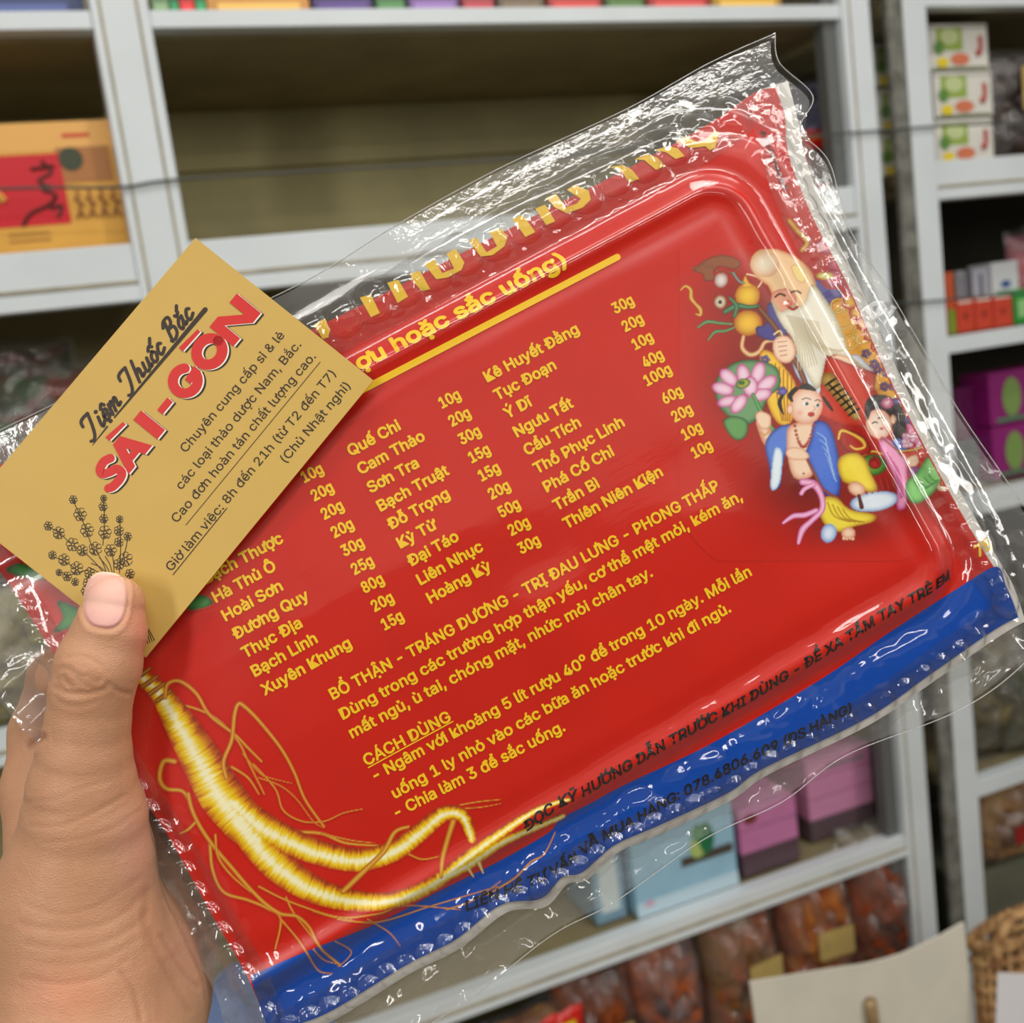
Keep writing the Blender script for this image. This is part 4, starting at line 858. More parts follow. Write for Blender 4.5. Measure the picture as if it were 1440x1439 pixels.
class Ink:
    """collects flat print on one frame; path points are photograph pixels"""
    def __init__(s, fr, surfz, off): s.fr = fr; s.z = surfz; s.off = off; s.V = []; s.F = []; s.n = 0; s.c = 0
    def bump_(s): s.c += 1; return (s.c % 10)*3e-6
    def add(s, V, F):
        F = np.asarray(F); a, b_, c = V[F[:, 0]], V[F[:, 1]], V[F[:, 2]]
        q = (b_[:, 0]-a[:, 0])*(c[:, 1]-a[:, 1])-(b_[:, 1]-a[:, 1])*(c[:, 0]-a[:, 0]); F = F[np.abs(q) > 1e-14]; q = q[np.abs(q) > 1e-14]; F = np.where((q < 0)[:, None], F[:, ::-1], F)
        s.V.append(V+np.array([0, 0, s.bump_()])); s.F.append(np.asarray(F)+s.n); s.n += len(V)
    def loc(s, p):
        x, y = hit(s.fr, p[0], p[1], 0.0); h = float(s.z(np.array([x]), np.array([y]))[0]); x, y = hit(s.fr, p[0], p[1], h); return np.array([float(x), float(y)])
    def text(s, text, path, size, bold=.03, shear=0.0, fit=True, width=1.0):
        V, F, marks = word(text, shear); size = size*PX*1.24; width = width/1.24
        pts = np.array([s.loc(p) for p in path])
        if len(pts) == 1: pts = np.array([pts[0], pts[0]+[.2, 0]]); fit = False
        seg = np.r_[0, np.cumsum(np.hypot(*np.diff(pts, axis=0).T))]
        sx = seg[-1]/V[:, 0].max() if fit else size*width
        for k in range(9 if bold else 1):
            a = k*math.pi/4; o = np.array([0., 0.]) if k == 8 or not bold else np.array([math.cos(a), math.sin(a)])*bold*size*.5
            X = V[:, 0]*sx+o[0]; Yv = V[:, 1]*size+o[1]
            i = np.clip(np.searchsorted(seg, X, side='right')-1, 0, len(seg)-2)
            d = (pts[i+1]-pts[i]); d /= np.linalg.norm(d, axis=1)[:, None]; t = (X-seg[i])[:, None]
            Q = pts[i]+d*t+np.stack([-d[:, 1], d[:, 0]], -1)*Yv[:, None]
            s.add(np.c_[Q, s.z(Q[:, 0], Q[:, 1])+s.off+V[:, 2]], F)
    def poly(s, pts):
        Q = np.array([s.loc(p) for p in pts]); tr = tessellate_polygon([[Vector((a, b_, 0)) for a, b_ in Q]])
        s.add(np.c_[Q, s.z(Q[:, 0], Q[:, 1])+s.off], np.array(tr))
    def line(s, pts, w, smooth=True, taper=None):
        c = catmull(pts, 6) if smooth and len(pts) > 2 else np.array([np.array(pts[0])*(1-t)+np.array(pts[-1])*t for t in np.linspace(0, 1, 24)]) if len(pts) == 2 else np.array(pts, float)
        Q = np.array([s.loc(p) for p in c]); t = np.gradient(Q, axis=0); t /= np.linalg.norm(t, axis=1)[:, None]+1e-12; nn = np.stack([-t[:, 1], t[:, 0]], -1)
        w = np.interp(np.linspace(0, 1, len(Q)), np.linspace(0, 1, len(taper)), taper) if taper is not None else np.full(len(Q), w)
        A_ = Q+nn*w[:, None]*PX/2; B_ = Q-nn*w[:, None]*PX/2; n = len(Q)
        V = np.r_[A_, B_]; F = []
        for i in range(n-1): F += [(i, n+i, n+i+1), (i, n+i+1, i+1)]
        for e, sgn in ((0, -1), (n-1, 1)):                                 # round ends
            b0 = len(V); m_ = 7; base = math.atan2(nn[e, 1], nn[e, 0])
            arc = [Q[e]+np.array([math.cos(base-sgn*math.pi*k/(m_-1)), math.sin(base-sgn*math.pi*k/(m_-1))])*w[e]*PX/2 for k in range(m_)]
            V = np.r_[V, [Q[e]], arc]; F += [(b0, b0+1+k, b0+2+k) for k in range(m_-1)]
        s.add(np.c_[V, s.z(V[:, 0], V[:, 1])+s.off], np.array(F))
    def build(s, name, mat, par): return mesh_np(name, np.concatenate(s.V), np.concatenate(s.F), mat, par)
def Hz(x, y): return H(x, y)
ink = Ink(FR, Hz, .00022)
def column(items, x, y, dx, dy, dxs=None):
    for i, t in enumerate(items):
        if t: ink.text(t, [(x+dx*i+(dxs or {}).get(i, 0), y+dy*i)], 23.5, .058, fit=False, width=1.03 if t[0].isdigit() else 1.30)
column([None, None, 'Bạch Thược', 'Hà Thủ Ô', 'Hoài Sơn', 'Đương Quy', 'Thục Địa', 'Bạch Linh', 'Xuyên Khung'], 263.5, 769, 13.7, 26.1)
column(['10g', '20g', '20g', '20g', '30g', '25g', '80g', '20g', '15g'], 429, 679, 14.1, 25.9)
column(['Quế Chi', 'Cam Thảo', 'Sơn Tra', 'Bạch Truật', 'Đỗ Trọng', 'Kỷ Tử', 'Đại Táo', 'Liên Nhục', 'Hoàng Kỳ'], 494, 641.5, 14, 25.9)
column(['10g', '20g', '30g', '15g', '15g', '20g', '50g', '20g', '30g'], 622.5, 574.5, 13.9, 25.6)
column(['Kê Huyết Đằng', 'Tục Đoạn', 'Ý Dĩ', 'Ngưu Tất', 'Cẩu Tích', 'Thổ Phục Linh', 'Phá Cố Chỉ', 'Trần Bì', 'Thiên Niên Kiện'], 686, 537.5, 13.9, 25.8)
column(['30g', '20g', '10g', '40g', '100g', '60g', '20g', '10g', '10g'], 866, 441.5, 13.9, 25.4, {4: -11})
for t, a, c in (('BỔ THẬN - TRÁNG DƯƠNG - TRỊ ĐAU LƯNG - PHONG THẤP', (469, 984), (1012, 688)),
                ('Dùng trong các trường hợp thận yếu, cơ thể mệt mỏi, kém ăn,', (483, 1012), (1044, 703)),
                ('mất ngủ, ù tai, chóng mặt, nhức mỏi chân tay.', (496, 1038), (918, 810)),
                ('CÁCH DÙNG', (516, 1077), (635, 1013)),
                ('- Ngâm với khoảng 5 lít rượu 40⁰ để trong 10 ngày. Mỗi lần', (529, 1098), (1057, 809)),
                ('uống 1 ly nhỏ vào các bữa ăn hoặc trước khi đi ngủ.', (556, 1123), (1028, 860)),
                ('- Chia làm 3 để sắc uống.', (559, 1150), (795, 1027))):
    ink.text(t, [a, c], 23.5, .05)
ink.line([(518, 1079.5), (637, 1014.5)], 1.6)
ink.text('ợu hoặc sắc uống)', [(507, 521), (797, 372)], 37, .07)
ink.line([(505, 551), (868, 362)], 9.5, False)
ink.text('75', [(1376, 783), (1396, 771)], 26, .07)
z1 = lambda L_: [(430+a/4.797, 180+c/4.797) for a, c in L_]
z2 = lambda L_: [(700+a/3.6, 120+c/3.6) for a, c in L_]
for L_ in ([(55, 1330), (130, 1285), (165, 1370), (150, 1415), (115, 1425)], [(365, 1145), (440, 1125), (500, 1250), (440, 1278)], [(550, 1045), (625, 1025), (690, 1140), (620, 1182)], [(700, 985), (770, 965), (840, 1090), (785, 1102), (740, 1055)],
           [(800, 920), (870, 890), (920, 980), (1000, 950), (950, 850), (1010, 815), (1070, 910), (1050, 960), (960, 1010), (880, 1022)], [(1100, 760), (1150, 740), (1220, 840), (1290, 800), (1240, 700), (1310, 675), (1360, 740), (1340, 800), (1260, 860), (1180, 870)]): ink.poly(z1(L_))
for L_ in ([(75, 680), (125, 655), (190, 745), (140, 770)], [(190, 625), (240, 605), (290, 690), (245, 710)], [(245, 570), (295, 550), (345, 620), (400, 600), (420, 575), (350, 530), (390, 505), (460, 535), (470, 580), (430, 620), (350, 650), (290, 620)],
           [(560, 415), (630, 405), (680, 430), (715, 475), (665, 495), (620, 430)], [(690, 375), (760, 350), (810, 370), (845, 410), (800, 430), (740, 380)], [(790, 330), (860, 310), (910, 320), (945, 360), (900, 375), (850, 340)],
           [(900, 280), (960, 260), (1010, 290), (1050, 280), (1100, 230), (1120, 240), (1100, 320), (1070, 330), (1050, 310), (980, 320)]): ink.poly(z2(L_))
ink.build('yellow_lettering', M_yel, pack)
ink = Ink(FR, Hz, .00026)
ink.text('ĐỌC KỸ HƯỚNG DẪN TRƯỚC KHI DÙNG - ĐỂ XA TẦM TAY TRẺ EM', [(741, 1168), (788, 1134), (823, 1118), (946, 1046), (1047, 991), (1152, 927), (1240, 872), (1337, 813)], 22, .05, .25)
ink.text('LIÊN HỆ TƯ VẤN VÀ MUA HÀNG: 078.4806.609 (DS HÀNG)', [(656, 1281), (712, 1259), (768, 1237), (809, 1212), (838, 1187), (886, 1163), (955, 1124), (1047, 1075), (1133, 1035), (1199, 1000)], 21, .05, .25)
for k in range(10):                                             # tiny illegible print by the right edge
    a, c = 1071+k*3.2, 185+k*8.5; ink.line([(a, c), (a+6-(k % 3), c+1.5)], 2.6); ink.line([(a+1, c+3), (a+5, c+5)], 1.6)
ink.build('black_lettering', M_blk, pack)

# ---- clear blister rim with bubbles
M_shell = film_mat('blister_plastic', 1.55, 1.9, .05, .015, .15, 220, .97, bdist=.0015)
def rim(outer, inner, n, m, name):
    a = catmull(outer, 30); c = catmull(inner, 30)
    def rs(c_, k):
        L_ = np.r_[0, np.cumsum(np.hypot(*np.diff(c_, axis=0).T))]; s_ = np.linspace(0, L_[-1], k); return np.stack([np.interp(s_, L_, c_[:, 0]), np.interp(s_, L_, c_[:, 1])], -1)
    A_, B_ = rs(a, n), rs(c, n); v = np.linspace(0, 1, m)[None, :, None]
    sc = (3.5*np.sin(np.linspace(0, n*.16, n))+2.5*(vnoise(np.linspace(0, n*.09, n), np.zeros(n), 3)-.5))[:, None, None]
    t = np.gradient(A_, axis=0); t /= np.linalg.norm(t, axis=1)[:, None]; nn = np.stack([t[:, 1], -t[:, 0]], -1)[:, None]
    G2 = (1-v)*(A_[:, None]+nn*sc)+v*B_[:, None]
    x, y, z = surf(G2, .0006)
    bh = BH(x, y); z = z+bh+.0005*(vnoise(x*400, y*400, 9)-.5)-.0012*(1-v[..., 0])**3
    return gridobj(name, x, y, z, M_shell, pack)
rim([(-100, 668), (110, 582), (290, 505), (455, 424), (690, 304), (885, 204), (990, 150), (1060, 108)], [(-60, 740), (130, 652), (320, 565), (490, 492), (722, 372), (925, 268), (1030, 205), (1060, 180)], 700, 50, 'blister_rim')
rim([(1085, 104), (1130, 150), (1150, 240), (1190, 330), (1232, 410), (1290, 530), (1352, 655), (1416, 765), (1436, 820), (1446, 880)], [(1050, 150), (1066, 200), (1085, 270), (1120, 350), (1160, 430), (1215, 545), (1280, 670), (1350, 790), (1378, 830), (1400, 860)], 620, 40, 'blister_rim')
rim([(360, 1475), (470, 1452), (582, 1390), (652, 1352), (722, 1300), (800, 1262), (880, 1214), (940, 1188), (1036, 1142), (1090, 1106), (1232, 1034), (1324, 976), (1412, 914), (1446, 880)][::-1], [(385, 1425), (442, 1398), (550, 1332), (626, 1292), (690, 1248), (770, 1208), (850, 1164), (912, 1136), (1008, 1090), (1060, 1056), (1200, 985), (1290, 925), (1380, 862), (1400, 850)][::-1], 640, 34, 'blister_rim')
rim([(-104, 690), (6, 862), (80, 975), (160, 1106), (216, 1200), (278, 1310), (330, 1398), (356, 1470)][::-1], [(-50, 690), (52, 838), (125, 948), (205, 1078), (262, 1168), (324, 1275), (374, 1362), (400, 1425)][::-1], 520, 34, 'blister_rim')

# ------------------------------------------------------------------ outer clear bag
bag = tag(empty('clear_bag', mat=PM), 'crinkled clear plastic bag around the red and blue pack', 'bag')
otop = [(-70, 636), (0, 605), (115, 549), (250, 480), (430, 395), (555, 318), (700, 238), (880, 154), (997, 89), (1090, 47)]
oright = [(1090, 47), (1096, 88), (1143, 135), (1126, 182), (1166, 228), (1194, 320), (1252, 412), (1292, 480), (1350, 580), (1410, 668), (1470, 760), (1500, 850)]
obot = [(300, 1520), (480, 1500), (640, 1419), (774, 1317), (864, 1269), (991, 1180), (1100, 1128), (1191, 1062), (1347, 1000), (1440, 933), (1500, 850)]
oleft = [(-70, 636), (-70, 800), (-10, 960), (60, 1050), (190, 1195), (262, 1315), (315, 1420), (300, 1520)]
GG = coons(otop, oright, obot, oleft, 420, 280)
n_, m_ = GG.shape[:2]
uu, vv = np.meshgrid(np.linspace(0, 1, n_), np.linspace(0, 1, m_), indexing='ij')
ed = np.minimum(np.minimum(uu, 1-uu)*1.5, np.minimum(vv, 1-vv))
x, y = P(GG[..., 0], GG[..., 1])
cr = (np.abs(vnoise(x*90+y*50, y*90-x*40, 21)-.5)*2)*.75+(np.abs(vnoise(x*260, y*230, 22)-.5)*2)*.22
wr = sstep(.22, .04, ed)
inner = H(x, y)+.0015+.0019*sstep(-.006, -.013, pad_d(x, y))
zf = inner*sstep(.0, .12, ed)+(.0016+.0022*sstep(.7, .95, vv))*cr*wr*np.where(uu > .82, .3+.7*sstep(.1, .4, vv), sstep(.02, .6, vv))+.0006*(vnoise(x*90, y*40, 6)-.5)
zf += .0016*np.exp(-((vv-.055)/.025)**2)*sstep(.95, .8, uu)
M_bag = film_mat('clear_bag_film', 1.5, 1.0, .075, .01, .10, 30, .99, bdist=.002, stretch=(.45, 2.4, 1))
h0 = zf
x, y = P(GG[..., 0], GG[..., 1], h0)
gridobj('front_film', x, y, np.maximum(h0, 0*h0-.004), M_bag, bag)
xb, yb2 = P(GG[..., 0], GG[..., 1], -.004)
zb = -.0065*sstep(.0, .1, ed)-.002*cr*wr-.0008
zb = np.minimum(zb, H(xb, yb2)-.0022)
gridobj('back_film', xb, yb2, zb, film_mat('clear_bag_back', 1.5, 1.5, .09, .12, .5, 60, .97, bdist=.0015), bag)
for e in (otop, oright, obot):
    c = catmull(e, 10); X_, Y_ = P(c[:, 0], c[:, 1], 0.0)
    b = MB(); b.tube(np.c_[X_, Y_, np.zeros(len(X_))], .00018, 5); b.build('film_edge', film_mat('film_edge', 1.5, 2.2, .15, .35, 0, 1, .9), bag, smooth=True)

# ------------------------------------------------------------------ business card
def card_frame():
    O, e, u, n = FR; h = .0088
    a = np.array([hit(FR, 205, 925, h)]).ravel(); c = np.array([hit(FR, 525, 535, h)]).ravel(); tl = np.array([hit(FR, 278, 331, h)]).ravel()
    d = (c-a)/np.linalg.norm(c-a); ex = e*d[0]+u*d[1]; ey = -e*d[1]+u*d[0]
    O2 = O+e*a[0]+u*a[1]+n*h
    return (O2, ex, ey, n), float(np.linalg.norm(c-a)), float(np.linalg.norm(tl-c))
CF, CW, CH = card_frame()
cardm = tag(empty('business_card', mat=frame_matrix(CF)), 'gold business card with red and black print, held under the thumb', 'card')
b = MB(); b.box(0, CW, 0, CH, -.0005, 0); b.build('card_stock', pmat('gold_card', (204, 168, 88), .5, .35, noise=.03, nscale=60), cardm)
c1 = lambda L_: [(a/2.57, 300+c/2.57) for a, c in L_]
zero = lambda x, y: np.zeros_like(np.asarray(x, float))
ik = Ink(CF, zero, .00006)
for t, a, c in (('Chuyên cung cấp sỉ & lẻ', (672, 866), (1030, 443)), ('các loại thảo dược Nam, Bắc.', (656, 1000), (1090, 477)), ('Cao đơn hoàn tán chất lượng cao.', (640, 1120), (1143, 520)),
                ('Giờ làm việc: 8h đến 21h (từ T2 đến T7)', (620, 1295), (1215, 583)), ('(Chủ Nhật nghỉ)', (1034, 903), (1268, 627))):
    ik.text(t, c1([a, c]), 18.5, .012)
ik.line(c1([(672, 1127), (1157, 538)]), .9, False); ik.line(c1([(626, 1306), (820, 1066)]), 1.2, False)
# cursive heading, single-line strokes
base0 = np.array([331., 822.]); 
LET = {'T': (1.25, [[(0, 1.55), (.05, 1.95), (.35, 2.1), (.95, 2.05)], [(.95, 2.05), (.75, .9), (.5, .1), (.2, -.15), (-.05, .0)]]),
       'i': (.55, [[(.2, 1), (.1, .3), (.2, 0), (.5, .25)]]), 'ê.': (.72, [[(.05, .5), (.5, .6), (.5, .95), (.25, 1), (.03, .5), (.2, .03), (.65, .3)], [(.12, 1.3), (.38, 1.6), (.58, 1.3)]]),
       'm': (1.3, [[(.12, 1), (.02, 0)], [(.05, .55), (.35, 1), (.5, .85), (.4, 0)], [(.44, .55), (.78, 1), (.92, .85), (.84, .15), (1.15, .2)]]), 'h': (.9, [[(.32, 2), (.0, 0)], [(.1, .6), (.4, 1), (.56, .8), (.48, .12), (.8, .2)]]),
       'u': (.85, [[(.1, 1), (.03, .3), (.18, 0), (.45, .2), (.62, 1)], [(.62, 1), (.56, .12), (.82, .2)]]), 'ố': (.75, [[(.35, 1), (.05, .6), (.15, .05), (.45, .1), (.6, .6), (.35, 1)], [(.1, 1.3), (.35, 1.55), (.58, 1.3)], [(.55, 1.65), (.8, 2.0)]]),
       'c': (.75, [[(.55, .85), (.3, 1), (.03, .5), (.18, .03), (.65, .25)]]), 'B': (1.1, [[(.32, 1.95), (.08, 0)], [(-.05, 1.6), (.25, 2.0), (.78, 1.95), (.75, 1.35), (.25, 1.08)], [(.25, 1.08), (.8, .95), (.82, .3), (.4, -.02), (.0, .15)]]),
       'ắ': (.9, [[(.58, .9), (.3, 1), (.03, .5), (.18, .03), (.48, .35), (.64, 1)], [(.64, 1), (.58, .12), (.85, .2)], [(.15, 1.5), (.3, 1.3), (.55, 1.5)], [(.5, 1.65), (.75, 2.0)]]), ' ': (.6, [])}
dirv = np.array([.634, -.773]); upv = np.array([-.773, -.634]); un = 44.0
pos = 0.0
bk_ = Ink(CF, zero, .00007)
for ch in ['T', 'i', 'ê.', 'm', ' ', 'T', 'h', 'u', 'ố', 'c', ' ', 'B', 'ắ', 'c']:
    wd, st = LET[ch]
    for s_ in st:
        bk_.line(c1([tuple(base0+dirv*(pos+(p[0]+p[1]*.28)*un)+upv*p[1]*un*.82) for p in s_]), 4.4)
    if ch == 'i':
        q_ = base0+dirv*(pos+.65*un)+upv*1.5*un*.82; bk_.line(c1([tuple(q_), tuple(q_+dirv*2)]), 5.2, False)
    pos += wd*un*1.10
for a, c, w0, w1 in (((335, 838), (388, 771), .8, 2.2), ((414, 738), (742, 348), 2.0, 6.5)): bk_.line(c1([a, c]), 1, False, taper=[w0, w1])
bk_.line(c1([(399, 752), (401, 750)]), 5, False)
bk_.build('script_heading', pmat('dark_brown_ink', (46, 30, 18), .5), cardm)
ik.build('card_small_print', pmat('card_text_ink', (52, 38, 24), .5), cardm)
# red block letters with white and black shadows
def block(off, z, mat, name):
    I = Ink(CF, zero, z)
    B0 = np.array([403., 1020.])+off
    def q(t, h): return tuple(B0+dirv*t+upv*h)
    def ln(pts, w, **k): I.line(c1([q(*p) for p in pts]), w/2.57, **k)
    def pg(pts): I.poly(c1([q(*p) for p in pts]))
    ln([(102, 88), (78, 98), (48, 92), (40, 74), (62, 58), (86, 46), (88, 24), (66, 14), (30, 16), (14, 24)], 30)
    pg([(98, 0), (136, 0), (186, 112), (146, 112)]); pg([(146, 112), (186, 112), (234, 0), (192, 0)]); pg([(130, 20), (206, 20), (196, 46), (140, 46)])
    pg([(262, 0), (306, 0), (306, 112), (262, 112)]); pg([(344, 42), (402, 42), (402, 68), (344, 68)])
    pg([(148, 130), (232, 122), (232, 136), (150, 150)]); pg([(566, 130), (662, 126), (662, 140), (568, 150)])
    ln([(490+46*math.cos(a), 56+44*math.sin(a)) for a in np.linspace(.75, 5.9, 22)], 34); pg([(492, 34), (552, 34), (552, 66), (492, 60)])
    ln([(627+50*math.cos(a), 56+44*math.sin(a)) for a in np.linspace(0, 2*math.pi, 30)], 36)
    pg([(696, 0), (734, 0), (734, 112), (696, 112)]); pg([(810, 0), (852, 0), (852, 112), (810, 112)]); pg([(696, 112), (744, 112), (852, 0), (806, 0)])
    I.build(name, mat, cardm)
block(np.array([12., 5.]), .00008, pmat('letter_shadow', (30, 20, 16), .5), 'heading_shadow')
block(np.array([5.5, 2.]), .00012, pmat('letter_edge', (240, 232, 214), .5), 'heading_white_edge')
block(np.array([0., 0.]), .00016, pmat('letter_red', (208, 34, 30), .45), 'red_heading')
# pen drawing of a flower bunch
fl = Ink(CF, zero, .00006)
cen = [(265, 1035, 15), (375, 1030, 12), (290, 1088, 24), (373, 1060, 16), (175, 1130, 16), (213, 1155, 22), (315, 1145, 25), (375, 1104, 16), (433, 1106, 13), (430, 1147, 18), (462, 1168, 15), (263, 1197, 24), (380, 1153, 24), (430, 1188, 17),
       (190, 1235, 15), (232, 1252, 21), (298, 1218, 20), (345, 1212, 24), (400, 1218, 22), (455, 1250, 26), (278, 1283, 24), (214, 1298, 12), (243, 1312, 17), (325, 1300, 20), (310, 1365, 17), (272, 1332, 14), (470, 1303, 17), (430, 1268, 20), (318, 1335, 18)]
for cx_, cy_, r in cen:
    for k in range(6):
        a0 = k*1.047+cx_; pc = (cx_+r*.58*math.cos(a0), cy_+r*.62*math.sin(a0))
        fl.line(c1([(pc[0]+r*.40*math.cos(t), pc[1]+r*.38*math.sin(t)) for t in np.linspace(0, 5.6, 7)]), .85)
    fl.line(c1([(cx_+r*.24*math.cos(t), cy_+r*.24*math.sin(t)) for t in np.linspace(0, 6.2, 6)]), 1.1)
    for k in range(3): fl.line(c1([(cx_-r*.7+k*r*.5, cy_+r*.5), (cx_-r*.4+k*r*.45, cy_+r*.95)]), 1.0)
foot = (395, 1330)
for a, c in (((265, 1040), (340, 1230)), ((375, 1040), (372, 1200)), ((180, 1135), (250, 1190)), ((433, 1110), (432, 1300)), ((190, 1240), (280, 1290)), ((345, 1215), foot), ((300, 1220), foot), ((400, 1215), (412, 1310)), ((330, 1265), (385, 1300)), ((320, 1280), foot), ((360, 1245), (405, 1320)), ((380, 1240), (408, 1310)), ((462, 1170), (440, 1260)), ((243, 1312), (320, 1290)), ((214, 1298), (240, 1310))):
    fl.line(c1([a, ((a[0]+c[0])/2+4, (a[1]+c[1])/2-4), c]), 1.0)
for k in range(4): fl.line([(199+k*3.4, 876+k*3), (208+k*3.2, 905-k*1.5)], 1.0, False)
fl.build('flower_drawing', pmat('card_pen_ink', (50, 38, 22), .5), cardm)
# ------------------------------------------------------------------ the hand (left hand, one continuous surface from a distance field)
def plane_depth(px, py, h=0.0):
    O, e, u, n = FR; d = np.array([(px-CX)/FPX, (py-CY)/FPX, 1.0]); return float((O@n+h)/(d@n))
def cp(px, py, dep): return np.array([(px-CX)/FPX*dep, -(py-CY)/FPX*dep, -dep])*1000    # camera space, mm (x right, y up, z to viewer)
def node(px, py, rpx, dep=None, behind=None):
    if dep is None:
        d0 = plane_depth(px, py, -.0035); dep = d0; dep = d0+behind+rpx*d0/FPX
    return cp(px, py, dep), rpx*dep/FPX*1000
thumb = [node(162, 851, 41, .2605), node(154, 890, 50, .2595), node(139, 935, 58, .2590), node(129, 973, 56, .2592), node(124, 1015, 56.5, .2600), node(119, 1062, 63, .2610), node(116, 1105, 73, .2625), node(119, 1150, 84, .2645), node(117, 1200, 92, .2665), node(106, 1260, 100, .2680)]
palm = [node(106, 1260, 100, .2700), node(120, 1350, 118, .2700), node(120, 1500, 140, .2660), node(110, 1700, 140, .262)]
heel = [node(196, 1235, 62, .2965), node(212, 1310, 84, .2870), node(190, 1400, 98, .2790), node(150, 1550, 120, .2720)]
mid = [node(120, 1120, 80, .300), node(150, 1220, 95, .296), node(170, 1330, 100, .284)]
index = [node(100, 1230, 88, .2860), node(70, 1110, 62, .2930), node(66, 1030, 48, .2975), node(84, 950, 40, behind=.002), node(150, 860, 36, behind=.001), node(270, 790, 33, behind=0)]
middle = [node(130, 1120, 60, .3020), node(190, 990, 40, behind=.003), node(300, 905, 36, behind=.001), node(400, 850, 33, behind=0)]
ring = [node(150, 1170, 60, .3020), node(230, 1060, 38, behind=.003), node(330, 985, 35, behind=.001), node(430, 930, 32, behind=0)]
little = [node(180, 1220, 52, .3010), node(265, 1120, 32, behind=.003), node(345, 1060, 29, behind=.001), node(420, 1015, 27, behind=0)]
vox = .62
lo = np.array([-152., -190., -345.]); 
allp = thumb+palm+heel+mid+index+middle+ring+little
lo = np.min([p-r for p, r in allp], 0)-3; hi = np.max([p+r for p, r in allp], 0)+3
lo[1] = cp(0, 1600, .268)[1]
nx, ny, nz = [int(v) for v in np.ceil((hi-lo)/vox)]
gx = (lo[0]+vox*np.arange(nx)).astype(np.float32)[:, None, None]; gy = (lo[1]+vox*np.arange(ny)).astype(np.float32)[None, :, None]; gz = (lo[2]+vox*np.arange(nz)).astype(np.float32)[None, None, :]
def seg_d(a, ra, b_, rb, X, Y, Z_):
    d = (b_-a).astype(np.float32); L2 = float(d@d)
    t = np.clip(((X-a[0])*d[0]+(Y-a[1])*d[1]+(Z_-a[2])*d[2])/L2, 0, 1)
    return np.sqrt((X-a[0]-t*d[0])**2+(Y-a[1]-t*d[1])**2+(Z_-a[2]-t*d[2])**2)-(ra+(rb-ra)*t)
def smin(a, b_, k):
    h = np.clip(.5+.5*(b_-a)/k, 0, 1); return b_*(1-h)+a*h-k*h*(1-h)
def chain(ch, D, k, kin):
    C_ = None
    for (a, ra), (b_, rb) in zip(ch[:-1], ch[1:]):
        m_ = max(ra, rb)+12
        q = seg_d(a, ra, b_, rb, gx, gy, gz)
        C_ = q if C_ is None else smin(C_, q, kin)
    return C_ if D is None else smin(D, C_, k)
D = chain(thumb, None, 0, 1.2)
D = chain(palm, D, 9, 6)
fing = chain(mid, None, 0, 4); fing = chain(heel, fing, 9, 6)
for f_ in (middle, ring, little): fing = chain(f_, fing, 3, 2)
fing = chain(index, fing, 5, 3)
D = smin(D, fing, 4.0); del fing
# keep the flesh off the pack: thumb in front of the card, fingers behind the board (only where the pack is)
def surface_nets(D, lo, vox):
    s = D < 0; nx, ny, nz = D.shape
    cnt = np.zeros((nx-1, ny-1, nz-1), np.int8)
    for i in (0, 1):
        for j in (0, 1):
            for k in (0, 1): cnt += s[i:nx-1+i, j:ny-1+j, k:nz-1+k]
    act = (cnt > 0) & (cnt < 8); ids = -np.ones(act.shape, np.int32); I, J, K = np.nonzero(act); ids[I, J, K] = np.arange(len(I))
    acc = np.zeros((len(I), 3)); n = np.zeros(len(I))
    corners = [(0, 0, 0), (1, 0, 0), (0, 1, 0), (1, 1, 0), (0, 0, 1), (1, 0, 1), (0, 1, 1), (1, 1, 1)]
    for a in corners:
        for ax_ in range(3):
            if a[ax_]: continue
            b_ = list(a); b_[ax_] = 1
            da = D[I+a[0], J+a[1], K+a[2]]; db = D[I+b_[0], J+b_[1], K+b_[2]]; m_ = (da < 0) != (db < 0)
            t = np.where(m_, da/np.where(m_, da-db, 1), 0); p = np.array(a)[None]+t[:, None]*(np.array(b_)-np.array(a))[None]
            acc += p*m_[:, None]; n += m_
    V = lo+vox*(np.stack([I, J, K], -1)+acc/n[:, None])
    Fs = []
    for ax_ in range(3):
        sl0 = [slice(None)]*3; sl1 = [slice(None)]*3; sl0[ax_] = slice(0, -1); sl1[ax_] = slice(1, None)
        e = s[tuple(sl0)] != s[tuple(sl1)]; A_ = np.stack(np.nonzero(e), -1); o1, o2 = [(1, 2), (2, 0), (0, 1)][ax_]
        A_ = A_[(A_[:, o1] > 0) & (A_[:, o2] > 0) & (A_[:, o1] < D.shape[o1]-1) & (A_[:, o2] < D.shape[o2]-1)]
        def g(d1, d2): q = A_.copy(); q[:, o1] -= d1; q[:, o2] -= d2; return ids[q[:, 0], q[:, 1], q[:, 2]]
        q = np.stack([g(1, 1), g(0, 1), g(0, 0), g(1, 0)], -1); fl_ = ~s[A_[:, 0], A_[:, 1], A_[:, 2]]; q[fl_] = q[fl_][:, ::-1]; Fs.append(q)
    F = np.concatenate(Fs); F = F[(F >= 0).all(1)]
    return V, F
V, F = surface_nets(D, lo, vox)
